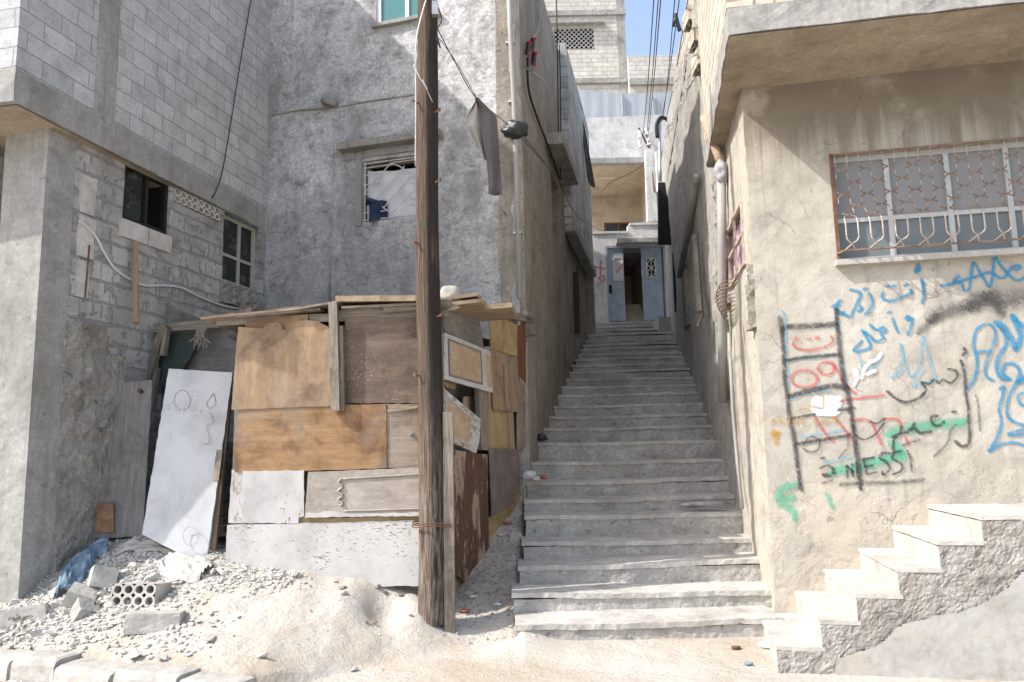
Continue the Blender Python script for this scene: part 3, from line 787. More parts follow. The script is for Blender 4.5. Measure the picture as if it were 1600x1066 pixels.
# ------------------------------------------------------------------ plastered house in the middle
G = thing('plaster_house', 'tall house with rough grey and white plaster front and brown alley side wall', 'house', (-1.5, 12.0, 0))
pwin = pxrect(PW, [(566, 254), (671, 237), (671, 336), (567, 347.5)])
pt0 = PW.uz(588, 40); pt1 = PW.uz(660, 28)
twin = (pt0[0], pt0[0] + .95, pt0[1] + .0, pt0[1] + 1.2)
wall(PW, 0, PW.L, 0, 9.5, [pwin, twin], .3, 0, .12, .012, 2.0).build('wall', 'plaster_grey', G)
slit = (AW.uz(862, 300)[0], AW.uz(874, 300)[0], 5.4, 6.5)
wall(AW, .003, AW.L, 0, 9.5, [slit], .25, -.003, .2, .016, 1.5).build('wall', 'plaster_brown', G)
wall(Plane((1.07, 14.9), (-3.54, 15.8)), 0, 4.7, 0, 9.5, [], .2, 0, 1).build('wall', 'plaster_brown', G)
slab_mesh([(-3.54, 11.22), (.1, 10.12), (1.05, 14.9), (-3.5, 15.6)], 9.5, 9.58).build('roof', 'concrete', G)
# lintel over the barred window
a = PW.uz(535, 236); b = PW.uz(692, 216)
mb = MB(); zL = pwin[3] + .16
def lintel(pl, u0, u1, z0, z1, out, name, mat, parent, amp=.012):
    m = wall(pl, u0, u1, z0, z1, [], out, out, .07, amp, 6, .02); return m.build(name, mat, parent)
lintel(PW, a[0], b[0], zL, zL + .10, .17, 'lintel', 'concrete_rough', G)
# reveal trim
mb = MB(); u0, u1, z0, z1 = pwin
bar(mb, PW, u0 - .05, z0 - .05, u0 - .05, z1 + .05, .09, .03, .012); bar(mb, PW, u0 - .1, z1 + .09, u1 + .1, z1 + .09, .08, .03, .012); mb.build('window_surround', 'concrete', G)
# window: timber frame, sheet, iron bars
mb = MB()
for (q0, r0, q1, r1) in ((u0 + .025, z0, u0 + .025, z1), (u1 - .025, z0, u1 - .025, z1), (u0 + .05, z1 - .03, u1 - .05, z1 - .03), (u0 + .05, z0 + .02, u1 - .05, z0 + .02)):
    bar(mb, PW, q0, r0, q1, r1, .05, .05, -.16)
W = mb.build('window', 'old_timber', G)
mb = MB(); W_, Hh = u1 - u0, z1 - z0
NN = 26
for j in range(NN + 1):
    for i in range(NN + 1):
        s_, r = i / NN, j / NN
        sag = .13 * (1 - (2 * s_ - 1) ** 2) * r * 0.7
        mb.v.append(PW.pt(u0 + .03 + (W_ - .06) * s_, z0 + .02 + (Hh - .13) * r - sag * .5 * r, -.10 + .012 * math.sin(s_ * 19 + r * 3) + .015 * math.sin(r * 7 + s_ * 5)))
for j in range(NN):
    for i in range(NN): q = j * (NN + 1) + i; mb.idx([q, q + 1, q + NN + 2, q + NN + 1])
mb.build('curtain_sheet', 'cloth_white', W, True)
mb = MB(); of = -.03
def rod(x0, y0, x1, y1, r=.008): mb.tube([PW.pt(u0 + W_ * x0, z0 + Hh * y0, of), PW.pt(u0 + W_ * x1, z0 + Hh * y1, of)], r, 6)
rod(0, .04, 1, .04, .011); rod(0, .97, 1, .97, .011); rod(.02, 0, .02, 1, .011); rod(.98, 0, .98, 1, .011)
for k in (.16, .33): rod(0, k, .35, k)
for k in (.62, .78, .90): rod(0, k, .25 if k < .8 else .45, k)
for k in (.2, .3, .55, .7): rod(.7, k, 1, k)
for x0, y0, x1, y1 in ((.02, .5, .42, .93), (.15, .32, .62, .85), (.3, .2, .75, .72), (.38, .05, .98, .66), (.42, .93, .55, .85), (.02, .5, .40, .12), (.55, .85, .98, .52), (.42, .93, .98, .93)): rod(x0, y0, x1, y1)
mb.build('window_grille', 'iron_white', W)
room(G, PW, pwin, .8, start=.31)
window_set(G, PW, twin, 'upvc', 'glass_teal', [twin[0] + .47], [], .05, .06); room(G, PW, twin, .5, start=.31)
mb = MB(); bar(mb, PW, twin[0] - .05, twin[2] - .03, twin[1] + .05, twin[2] - .03, .05, .10, .03); mb.build('window_sill', 'concrete', G)
# seam pipe and stub
mb = MB(); mb.tube([PW.hit(521, 185, .012), PW.hit(519, 330, .012), PW.hit(516, 385, .012), PW.hit(515, 470, .012)], .014, 6); mb.build('seam', 'plaster_grey', G, True)
mb = MB(); mb.tube([PW.hit(424, 180, .006), PW.hit(470, 172, .01), PW.hit(520, 168, .006), PW.hit(580, 158, .01), PW.hit(646, 148, .006)], .012, 6, True, 6); mb.build('seam', 'concrete_rough', G, True)
mb = MB(); mb.tube([PW.hit(505, 157, .02), PW.hit(516, 160, .06), PW.hit(525, 161, .08)], .05, 10); mb.build('broken_pipe', 'concrete_rough', G, True)
# alley side: ledge with a recessed slit window, switch gear
a = AW.uz(853, 239); b = AW.uz(887, 240)
lintel(AW, a[0], AW.L - .1, 6.75, 6.95, .30, 'ledge', 'concrete_rough', G)
room(G, AW, slit, .4, start=.25)

# pipe down the corner
mb = MB(); mb.tube([PW.hit(793, -60, .07), PW.hit(798, 60, .07), PW.hit(805, 200, .06), PW.hit(812, 467, .06)], .036, 10)
P = mb.build('drain_pipe', 'pvc', None, True); tag(P, 'thin grey pipe running down the corner of the rough plaster house', 'pipe')
mb = MB()
for y in (68, 160, 365):
    c = PW.hit(796 + (y - 30) * .04, y, .03); mb.box(c, PW.d * .055, PW.n * .05, Zv * .012)
mb.build('pipe_clip', 'galv', P)

def crumple(c, rx, ry, rz, seed, mat, name, label, cat, sub=3, amp=.35, fr=1.6):
    bm = bmesh.new(); bmesh.ops.create_icosphere(bm, subdivisions=sub, radius=1); mb = MB(); off = Vector((seed * 3.1, seed * 1.7, seed))
    for v in bm.verts:
        k = 1 + amp * noise.noise(v.co * fr + off) + amp * .6 * (abs(noise.noise(v.co * fr * 2.7 + off)) - .3)
        mb.v.append(Vector(c) + Vector((v.co.x * rx * k, v.co.y * ry * k, v.co.z * rz * k)))
    for f in bm.faces: mb.idx([v.index for v in f.verts])
    bm.free(); o = mb.build(name, mat, None, True)
    return tag(o, label, cat)
crumple(PW.hit(805, 203, .10), .17, .12, .125, 1, 'black_plastic', 'plastic_wrap', 'black plastic bundle tied round the grey pipe on the plaster corner', 'plastic bag')
crumple(aty(1128, 268, 8.68), .08, .08, .13, 2, 'grey_plastic', 'plastic_wrap', 'crumpled silver plastic wrapped round the joint of the bent pipe', 'plastic bag')
crumple(aty(703, 466, 7.75), .11, .10, .13, 3, 'plastic_sack', 'plastic_bag', 'stuffed white plastic bag on the shed roof beside the pole', 'plastic bag', amp=.25)

# ------------------------------------------------------------------ house further up the alley, left side
K = thing('alley_house', 'block house with jutting upper storey on the left side of the stairs', 'house', (.2, 17, 0))
wall(AW2, 0, AW2.L, 6.02, 9.6, [], .25, .14, .3, .015, 1.5).build('wall', 'block_old', K)
dw = (AW2.L * .50, AW2.L * .72, 4.1, 5.75)
wall(AW2, 0, AW2.L - .1, 2.0, 6.0, [dw], .25, -.06, .25, .02, 1.5).build('wall', 'plaster_brown', K)
room(K, AW2, dw, .4, start=.32)
lintel(AW2, 0, AW2.L, 5.88, 6.06, .20, 'floor_edge', 'concrete', K)
e0 = AW2.pt(AW2.L, 0, .14)
wall(Plane((e0.x, e0.y), (e0.x - 3, e0.y + .6)), .002, 3, 2, 9.6, [], .2, 0, .6).build('wall', 'plaster_brown', K)
s0 = AW2.pt(0, 0, .14); wall(Plane((s0.x - 1.2, s0.y - .02), (s0.x, s0.y - .0)), 0, 1.2, 6.02, 9.6, [], .2, .004, .4).build('wall', 'block_old', K)
a0 = AW2.pt(0, 0, .12); a1 = AW2.pt(AW2.L - .02, 0, .12)
slab_mesh([(a0.x, a0.y), (a1.x, a1.y), (a1.x - 3, a1.y + .5), (a0.x - 3, a0.y + .5)], 9.6, 9.75).build('roof', 'concrete', K)
mb = MB(); q = [AW2.hit(898, 425, -.03), AW2.hit(904, 425, -.03), AW2.hit(906, 520, -.03), AW2.hit(899, 520, -.03)]
mb.prism([q[3], q[2], q[1], q[0]], -AW2.n * .03); mb.build('door', 'corrugated', K)

# ------------------------------------------------------------------ house closing the alley
DY = 20.3
DW = Plane((1.5, DY), (5.2, DY))
D = thing('end_house', 'whitewashed house with blue double door and deep balcony at the top of the stairs', 'house', (3.2, 22, 4.9))
door = pxrect(DW, [(948, 384), (1041, 384), (1041, 503), (948, 503)])
zp = DW.uz(1000, 352)[1]; zp2 = DW.uz(930, 366)[1]
uj = DW.uz(981, 360)[0]
wall(DW, 0, uj, 3.6, zp2, [door], .2, 0, .25, .01).build('wall', 'plaster_white', D)
mbw = wall(DW, uj + .002, DW.L, 3.6, zp, [(uj - .1, door[1], door[2], door[3])], .2, 0, .25, .01); mbw.build('wall', 'plaster_white', D)
lintel(DW, DW.uz(962, 380)[0], DW.uz(1046, 380)[0], door[3] + .02, door[3] + .13, .28, 'door_hood', 'concrete', D, .01)
mb = MB(); bar(mb, DW, DW.uz(925, 366)[0], zp2 + .03, uj, zp2 + .03, .06, .28, -.1); bar(mb, DW, uj + .05, zp + .03, DW.L - .3, zp + .03, .06, .28, -.1); mb.build('coping', 'plaster_white', D)
def leaf(px0, px1, name, off, pane):
    u0 = DW.uz(px0, 440)[0]; u1 = DW.uz(px1, 440)[0]; z0, z1 = door[2] + .04, door[3] - .03
    mb = MB(); mb.prism([DW.pt(u0, z0, off), DW.pt(u1, z0, off + .0), DW.pt(u1, z1, off), DW.pt(u0, z1, off)], -DW.n * .045)
    o = mb.build(name, 'door_blue', D)
    a, b, c, d = pane; mb = MB(); ua, ub = u0 + (u1 - u0) * a, u0 + (u1 - u0) * b; za, zb = z0 + (z1 - z0) * c, z0 + (z1 - z0) * d
    for (x0, y0, x1, y1) in ((ua, za, ub, za), (ua, zb, ub, zb), (ua, za, ua, zb), (ub, za, ub, zb)): bar(mb, DW, x0, y0, x1, y1, .03, .02, off + .015)
    mb.build('door_trim', 'iron_white', o)
    mb = MB(); mb.prism([DW.pt(ua, za, off + .006), DW.pt(ub, za, off + .006), DW.pt(ub, zb, off + .006), DW.pt(ua, zb, off + .006)], -DW.n * .004); mb.build('door_panel', 'plaster_white' if name == 'door' and px0 < 960 else 'glass_dark', o)
    if px0 > 990:
        mb = MB(); um, zm = (ua + ub) / 2, (za + zb) / 2
        for s_ in (-1, 1):
            mb.tube([DW.pt(um, za, off + .02), DW.pt(um + s_ * .1, zm - .12, off + .02), DW.pt(um + s_ * .02, zm, off + .02), DW.pt(um + s_ * .1, zm + .1, off + .02), DW.pt(um, zb, off + .02)], .011, 5, True, 5)
        bar(mb, DW, um, za, um, zb, .02, .012, off + .02); mb.build('door_grille', 'iron_white', o)
    else:
        mb = MB(); ul = u0 + .06; mb.box(DW.pt(ul, z0 + .85, off + .02), DW.d * .04, DW.n * .02, Zv * .10); mb.build('handle', 'black_wire', o)
    return o
leaf(950, 976, 'door', -.05, (.38, .92, .55, .86)); leaf(1004, 1036, 'door', -.05, (.25, .68, .58, .84))
mb = MB(); bar(mb, DW, door[0] + .02, door[2], door[0] + .02, door[3], .05, .10, -.05); bar(mb, DW, door[1] - .02, door[2], door[1] - .02, door[3], .05, .10, -.05); bar(mb, DW, door[0], door[3] - .02, door[1], door[3] - .02, .05, .09, -.05); mb.build('door_frame', 'door_blue', D)
# passage behind the door
mb = MB(); x0, x1 = DW.pt(door[0], 0).x + .45, DW.pt(door[1], 0).x - .42; y0, y1 = DY + .24, DY + 3.2; z0, z1 = door[2] - .1, door[3] + .3
mb.poly([(x0, y0, z0), (x0, y1, z0), (x0, y1, z1), (x0, y0, z1)]); mb.poly([(x1, y1, z0), (x1, y0, z0), (x1, y0, z1), (x1, y1, z1)]); mb.poly([(x0, y1, z0), (x1, y1, z0), (x1, y1, z1), (x0, y1, z1)])
mb.poly([(x0 - .6, y0, z1), (x1 + .6, y0, z1), (x1 + .6, y1, z1), (x0 - .6, y1, z1)]); mb.poly([(x0 - .6, y0, z0), (x0, y0, z0), (x0, y0, z1), (x0 - .6, y0, z1)]); mb.poly([(x1, y0, z0), (x1 + .6, y0, z0), (x1 + .6, y0, z1), (x1, y0, z1)])
mb.build('passage', 'passage', D)
mb = MB()
for k in range(5): mb.box(((x0 + x1) / 2, DY + .5 + .28 * k + 1, z0 + .1 + .17 * k), ((x1 - x0) / 2 - .004, 0, 0), (0, 1, 0), (0, 0, .085))
mb.build('inner_steps', 'passage', D)
mb = MB(); mb.box((x0 + .38, y1 - .05, z0 + 1.6), (.10, 0, 0), (0, .02, 0), (0, 0, .8)); mb.build('inner_door', 'brown_door', D)
# balcony: slab with parapet, ceiling, back wall
BY = 21.2
zb0, zb1 = 9.70, 10.96
mb = MB(); mb.prism([(1.6, BY, zb0), (4.75, BY, zb0), (4.75, BY, zb1 + .05), (1.6, BY, zb1 - .03)], (0, .2, 0)); mb.build('balcony_parapet', 'plaster_white', D)
mb = MB(); mb.box((3.1, BY - .02, zb0 - .06), (1.65, 0, 0), (0, .12, 0), (0, 0, .075)); mb.build('balcony_edge', 'concrete', D)
mb = MB(); mb.poly([(1.4, BY + .2, zb0 - .02), (1.4, 24.2, zb0 - .1), (4.6, 24.2, zb0 - .1), (4.6, BY + .2, zb0 - .02)]); mb.poly([(1.4, BY + .2, zb0 + .1), (4.6, BY + .2, zb0 + .1), (4.6, 24.2, zb0 + .1), (1.4, 24.2, zb0 + .1)]); mb.build('ceiling', 'ceiling', D)
BW = Plane((1.2, 24), (5, 24)); bw_ = pxrect(BW, [(944, 348), (992, 347), (992, 366), (944, 366)])
wall(BW, 0, 3.8, 7.0, zb0, [bw_], .2, 0, .4, .006).build('wall', 'ceiling', D)
window_set(D, BW, bw_, 'brown_door', 'glass_dark', [bw_[0] + .45], [], .04, .06)
wall(Plane((4.12, 21.0), (4.35, 24.2)), 0, 3.2, 7, zb0, [], .2, 0, .5).build('wall', 'ceiling', D)
mb = MB(); q0 = DW.hit(1018, 250, 0); mb.prism([aty(1012, 345, 20.9), aty(1028, 345, 20.9), aty(1022, 232, 20.9), aty(1008, 232, 20.9)], (0, .2, 0)); mb.build('pillar', 'plaster_white', D)
mb = MB(); mb.box((3.1, 22.6, 7.0), (1.6, 0, 0), (0, 1.9, 0), (0, 0, .08)); mb.build('floor_slab', 'concrete', D)
mb = MB(); mb.tube([aty(936, 278, 22.5) , aty(960, 277, 22.5)], .03, 8); mb.build('ceiling_lamp', 'upvc', D)
mb = MB(); p = aty(1044, 268, 20.6); mb.box(p, (.32, 0, 0), (0, .1, 0), (0, 0, .55)); mb.build('wall', 'plaster_white', D)
# red numbers painted by the door
def stroke(mb, pts, w, smooth=4):
    pts = spline([Vector(p) for p in pts], smooth) if smooth and len(pts) > 2 else [Vector(p) for p in pts]
    return pts
def ribbon(mb, pts, w, n, uvl=1.0, cap=True):
    """flat paint stroke: pts on the wall, n wall normal"""
    L = 0; prev = None; out = []
    if cap:
        d0 = (pts[0] - pts[1]).normalized() * w * .4; d1 = (pts[-1] - pts[-2]).normalized() * w * .4
        pts = [pts[0] + d0] + pts + [pts[-1] + d1]
    for i, p in enumerate(pts):
        t_ = (pts[min(i + 1, len(pts) - 1)] - pts[max(i - 1, 0)])
        if t_.length < 1e-6: t_ = Vector((1, 0, 0))
        s_ = t_.normalized().cross(n).normalized() * (w / 2); k = .35 if cap and i in (0, len(pts) - 1) else 1
        if i: L += (p - prev).length
        prev = p; out.append((p - s_ * k, p + s_ * k, L))
    for (a, b, l0), (c, d, l1) in zip(out, out[1:]): mb.poly([a, c, d, b], [(l0, 0), (l1, 0), (l1, 1), (l0, 1)])
for s_ in ([(930, 417), (945, 420)], [(939, 408), (938, 430)], [(936, 434), (943, 431), (945, 437), (940, 441), (936, 434)], [(964, 408), (972, 415), (964, 425)]):
    mb = MB(); ribbon(mb, [DW.hit(*q, .012) for q in s_], .07, DW.n); mb.build('painted_mark', 'spray_red', D)

# ------------------------------------------------------------------ hill top block building and netting
T = thing('hilltop_house', 'tall cream block building with a dark latticed window behind the balcony', 'house', (4, 34, 14))
TP = Plane((-2, 32), (5.1, 32)); tw = pxrect(TP, [(866, 46), (927, 44), (928, 76), (866, 78)])
wall(TP, 0, TP.L, 12, 26, [tw], .3, 0, .8, .01).build('wall', 'block_cream', T)
wall(Plane((5.1, 32), (5.3, 40)), .003, 8, 12, 26, [], .3, 0, 1).build('wall', 'block_cream', T)
for yy, h in ((18, .22), (124, .22)):
    z = TP.uz(920, yy)[1]; lintel(TP, 3.0, TP.L + (.1 if yy < 50 else .02), z - h, z, .12, 'band', 'concrete', T, .01)
z = TP.uz(900, 36)[1]; lintel(TP, 3.5, TP.uz(943, 36)[0], z - .14, z, .3, 'lintel', 'concrete', T, .01)
mb = MB(); bar(mb, TP, TP.L - .12, 12, TP.L - .12, 26, .35, .04, .015); mb.build('column', 'concrete', T)
f = window_set(T, TP, tw, 'frame_black', 'glass_dark', [], [], .08, .08)
mb = MB(); u0, u1, z0, z1 = tw
k = -1.0
while k < (u1 - u0) + .1:
    for s_ in (1, -1):
        a = max(0, k if s_ > 0 else k); pts = []
        ua, ub = k, k + (z1 - z0)
        if s_ > 0: x0_, y0_, x1_, y1_ = ua, z0, ub, z1
        else: x0_, y0_, x1_, y1_ = ua, z1, ub, z0
        if x0_ < 0: y0_ += (0 - x0_) * s_; x0_ = 0
        if x1_ > u1 - u0: y1_ -= (x1_ - (u1 - u0)) * s_; x1_ = u1 - u0
        if x1_ > x0_ + .02: bar(mb, TP, u0 + x0_, y0_, u0 + x1_, y1_, .025, .02, .0 + .012 * s_)
    k += .2
mb.build('lattice', 'iron_white', f); room(T, TP, tw, .6, start=.31)
q = thing('low_block_wall', 'low cream block parapet wall beside the tall block building', 'wall', (6.3, 31, 14))
TP2 = Plane((5.16, 31.6), (9.5, 31.6)); z1 = TP2.uz(1010, 87)[1]
wall(TP2, 0, 4.3, 12, z1, [], .3, 0, .4, .012, 2, ).build('wall', 'block_cream', q)
z2 = TP2.uz(1010, 127)[1]; lintel(TP2, .0, 4.2, z2 - .2, z2 + .08, .14, 'band', 'concrete', q, .012)
mb = MB(); a0, a1 = TP2.uz(988, 135), TP2.uz(1066, 150); mb.prism([TP2.pt(a0[0], a1[1] - 2, .03), TP2.pt(a1[0], a1[1] - 2, .03), TP2.pt(a1[0], z2 - .21, .03), TP2.pt(a0[0], z2 - .21, .03)], -TP2.n * .02); mb.build('render_panel', 'ceiling', q)
# netting hung on a wire over the balcony parapet
mb = MB(); NX, NZ = 60, 6; NYY = 22.0
topl = [(870, 133), (893, 138), (925, 142), (960, 145.5), (1000, 146), (1040, 144), (1068, 141), (1080, 140)]
for i in range(NX + 1):
    x = 880 + (1078 - 880) * i / NX; yt = lerp_tab(topl, x) + .8 * math.sin(i * 2.4); pt_ = aty(x, yt, NYY)
    for j in range(NZ + 1):
        z = 10.8 + (pt_.z - 10.8) * j / NZ; mb.v.append(Vector((pt_.x, NYY + .008 * math.sin(i * 1.1) * (1 - .5 * j / NZ), z)))
for i in range(NX):
    for j in range(NZ): a = i * (NZ + 1) + j; mb.idx([a, a + NZ + 1, a + NZ + 2, a + 1])
N_ = tag(mb.build('netting', 'mesh_blue', None, True), 'sagging blue grey privacy netting hung above the whitewashed balcony', 'netting')
mb = MB()
for (xa, ya, xb, yb) in ((971, 146, 973, 182), (1018, 148, 1022, 180)): mb.tube([aty(xa, ya, NYY - .06), aty(xb, yb, NYY - .06)], .03, 6)
mb.build('post', 'galv', N_)

# ------------------------------------------------------------------ rough house beyond, right side
Q = thing('pebble_house', 'rough pebble plastered house with ragged block parapet on the right side of the stairs', 'house', (4.2, 14, 0))
ro = (RW.L * .35, RW.L * .47, 3.4, 4.7)
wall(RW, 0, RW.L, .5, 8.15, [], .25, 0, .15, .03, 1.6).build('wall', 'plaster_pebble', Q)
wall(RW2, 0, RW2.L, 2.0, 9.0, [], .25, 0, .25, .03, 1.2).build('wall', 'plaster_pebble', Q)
mbp = MB()
Lr = RW.L
for k in range(3):            # stepped parapet courses, racked back towards the street
    wall(RW, 0, Lr - .15 - .30 * k - .8, 8.15 + .21 * k, 8.15 + .21 * (k + 1) - .004, [], .2, .0, .2, .008).build('parapet', 'block_side', Q)
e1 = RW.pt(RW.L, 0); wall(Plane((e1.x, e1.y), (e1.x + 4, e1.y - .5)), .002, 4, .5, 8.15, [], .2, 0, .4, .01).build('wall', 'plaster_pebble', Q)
slab_mesh([(RW2.A.x, RW2.A.y), (RW.A.x, RW.A.y), (RW.B.x, RW.B.y + .02), (7, 9.2), (8, 19)], 8.0, 8.13).build('roof', 'concrete', Q)
for (x, y, w_) in ((1081, 24, .20), (1090, 56, .20), (1096, 92, .2)):
    p = RW.hit(x, y, .0); mb = MB()
    holed_block(mb, p + Vector((-.08, -.1, -.12)), Vector((.0, .38, 0)), Vector((0, 0, .24)), Vector((.2, 0, 0)), 2, 1); mb.build('hollow_block', 'block_side', Q)
mb = MB(); mb.box(RW.hit(1072, 470, .02), RW.d * .35, RW.n * .04, Zv * .5); mb.build('shutter', 'old_timber', Q)

# corrugated awning on dark end
mb = MB(); a = aty(1030, 290, 18.6); NW = 24
for i in range(NW + 1):
    for j in range(5):
        q = j / 4; x = 1028 + 26 * i / NW; yb = 285 + 98 * q
        p = aty(x, yb, 18.6 - .9 * q); mb.v.append(p + Vector((0, .025 * math.cos(i * math.pi), 0)))
for i in range(NW):
    for j in range(4): k = i * 5 + j; mb.idx([k, k + 1, k + 6, k + 5])
tag(mb.build('corrugated_awning', 'corrugated', None), 'dark corrugated sheet awning above the right side of the blue door', 'awning')
# hanging cloth beside door, fabric on left house
def drape(name, px_top, px_bot, Yt, Yb, mat, label, fold=.05, nf=3, cat='cloth', n=(20, 20), sag=0):
    mb = MB(); nx_, nz_ = n
    for j in range(nz_ + 1):
        r = j / nz_
        for i in range(nx_ + 1):
            s_ = i / nx_
            a = aty(px_top[0][0] + (px_top[1][0] - px_top[0][0]) * s_, px_top[0][1] + (px_top[1][1] - px_top[0][1]) * s_, Yt)
            b = aty(px_bot[0][0] + (px_bot[1][0] - px_bot[0][0]) * s_, px_bot[0][1] + (px_bot[1][1] - px_bot[0][1]) * s_, Yb)
            p = a + (b - a) * r; w_ = fold * (.25 + .75 * r)
            mb.v.append(p + Vector((w_ * .3 * math.sin(s_ * nf * 6.28 + r), w_ * math.sin(s_ * nf * 6.28 + 2 * r), .04 * sag * math.sin(s_ * 9 + 1) * r)))
    for j in range(nz_):
        for i in range(nx_): k = j * (nx_ + 1) + i; mb.idx([k, k + 1, k + nx_ + 2, k + nx_ + 1], [(i / nx_ * .35, -j / nz_), ((i + 1) / nx_ * .35, -j / nz_), ((i + 1) / nx_ * .35, -(j + 1) / nz_), (i / nx_ * .35, -(j + 1) / nz_)])
    o = mb.build(name, mat, None, True); return tag(o, label, cat)
drape('hanging_fabric', ((907, 185), (911, 186)), ((918, 285), (932, 296)), 17.6, 17.3, 'olive_cloth', 'olive fabric hanging from the roof edge of the left alley house', .08, 1.6)
drape('hanging_clothes', ((1050, 395), (1058, 395)), ((1054, 488), (1066, 492)), 17.3, 17.2, 'dark_cloth', 'dark navy clothes hanging on the wall right of the blue door', .06, 2)

# ------------------------------------------------------------------ right house with graffiti
Rr = thing('graffiti_house', 'beige rendered house with barred window, graffiti and overhanging block storey, at the right', 'house', (5, 8, 0))
fw = pxrect(FW, [(1289.6, 251.6), (1600, 204), (1600, 377.5), (1309, 410.5)])
fw = (fw[0] + .02, fw[0] + 2.45, fw[2] - .03, fw[3])
AMPF = .010
wall(FW, 0, FW.L, -.2, 5.08, [fw], .28, 0, .1, AMPF, 2.2).build('wall', 'facade', Rr)
swin = (SW.uz(1138, 400)[0], SW.uz(1164, 400)[0], 3.45, 4.12)
wall(SW, 0, SW.L - .004, -.1, 5.08, [swin], .25, -.004, .08, .016, 2.2).build('wall', 'facade_sunlit', Rr)
zc = 5.076
# overhang: slab edge, soffit, block walls above
o0 = OF.pt(0, 0); o1 = OF.pt(OF.L, 0); o2 = OV.pt(0, 0)
slab_mesh([(o0.x, o0.y), (o1.x, o1.y), (9, 9.5), (o2.x, o2.y)], zc + .012, zc + .25, .012).build('floor_slab', 'concrete', Rr)
mb = MB(); ee = .01
mb.poly([(o0.x + ee, o0.y + ee, zc), (o2.x + ee, o2.y, zc), (9, 9.5, zc), (o1.x, o1.y + ee, zc)]); mb.build('soffit', 'soffit', Rr)
wall(OV, 0, OV.L - .004, zc + .255, 9.3, [], .22, .0, .25, .006).build('wall', 'block_side', Rr)
wall(OF, 0, OF.L, zc + .255, 9.3, [], .22, -.02, .4, .006).build('wall', 'block_side', Rr)
slab_mesh([(o0.x, o0.y), (o1.x, o1.y), (9, 9.5), (o2.x, o2.y)], 9.3, 9.5, .01).build('roof', 'concrete', Rr)
# thick broken render at the alley corner
for (z0, z1, u, of, a_) in ((2.75, 3.35, SW.L - .28, .015, .05),):
    wall(SW, u, SW.L - .02, z0, z1, [], .12, of + .02, .05, a_, 6, .05).build('broken_render', 'concrete_rough', Rr)
wall(SW, 0.02, .72, 3.3, 4.95, [], .1, .035, .06, .06, 4, .06).build('broken_render', 'rubble_plaster', Rr)
# facade window
dv = [FW.uz(1270 + x / 4.845, 200 + y / 4.845)[0] for x, y in ((610, 600), (1070, 520), (1530, 450))]
tz = FW.uz(1270 + 900 / 4.845, 200 + 630 / 4.845)[1]
F1 = window_set(Rr, FW, fw, 'alu', ['glass_frost', 'glass_dusty'], dv + [fw[1] - .38], [tz], .14, .05, name='window')
room(Rr, FW, fw, .6, start=.29)
mb = MB(); bar(mb, FW, fw[0] - .03, fw[2] - .025, fw[1] + .05, fw[2] - .025, .05, .16, .0); mb.build('window_sill', 'kerb', Rr)
mb = MB(); bar(mb, FW, fw[0] + .012, fw[2], fw[0] + .012, fw[3], .03, .12, -.05); mb.build('rust_edge', 'rust', F1)
# basket grille
mb = MB(); xr_ = []; du = .205; nz_rows = 5; ztop = fw[3] - .02; zb = fw[2] + .07; dvv = .118; zx0 = ztop - .155
def bulge(z):
    t_ = (ztop - z) / (ztop - zb)
    return .035 + .22 * sstep(.45, .8, t_) * (1 - .85 * sstep(.93, 1.03, t_))
def gp(u, z): return FW.pt(u, z, bulge(z))
nb = int((fw[1] - fw[0]) / du) + 1
for r in range(nz_rows):
    zc_ = zx0 - r * dvv * 1.02
    for i in range(-1, nb):
        uc = fw[0] + .09 + du * (i + (.5 if r % 2 else 0))
        if uc < fw[0] + .02 or uc > fw[1] - .02: continue
        for sx in (-1, 1):
            pts = [gp(uc + sx * du * .25, zc_ + .034), gp(uc + sx * du * .20, zc_ + .015), gp(uc + sx * .014, zc_ + .004), gp(uc + sx * .014, zc_ - .004), gp(uc + sx * du * .20, zc_ - .015), gp(uc + sx * du * .25, zc_ - .034)]
            f0_ = len(mb.f); mb.tube(pts, .0062, 5, True, 3); xr_.append((f0_, len(mb.f)))
            zt = ztop if r == 0 else zc_ + dvv * 1.02 - .034
            if r == 0: mb.tube([gp(uc + sx * du * .25, ztop), gp(uc + sx * du * .25, zc_ + .034)], .0032, 5)
            if r < nz_rows - 1:
                mb.tube([gp(uc + sx * du * .25, zc_ - .034), gp(uc + sx * du * .25, zc_ - dvv * 1.02 + .034)], .0032, 5)
            else:
                zz_ = zc_ - .034; pl_ = [gp(uc + sx * du * .25, zz_ + (zb + .085 - zz_) * k / 6) for k in range(7)]
                mb.tube(pl_, .0065, 6)
                mb.tube([pl_[-1], gp(uc + sx * du * .18, zb + .055), gp(uc, zb + .035), gp(uc - sx * du * .22, zb)], .0065, 5, True, 3)
G1 = mb.build('window_grille', 'rust_pale', Rr, True)
G1.data.materials.append(MT['rust_mid'])
for a, b in xr_:
    for q in range(a, b): G1.data.polygons[q].material_index = 1
mb = MB(); mb.tube([FW.pt(fw[0], zb, .0), gp(fw[0] + .03, zb), gp(fw[1] - .03, zb), FW.pt(fw[1], zb, .0)], .011, 6); mb.tube([gp(fw[0] + .02, ztop), gp(fw[1] - .02, ztop)], .009, 6); mb.build('grille_rail', 'rust_mid', G1)
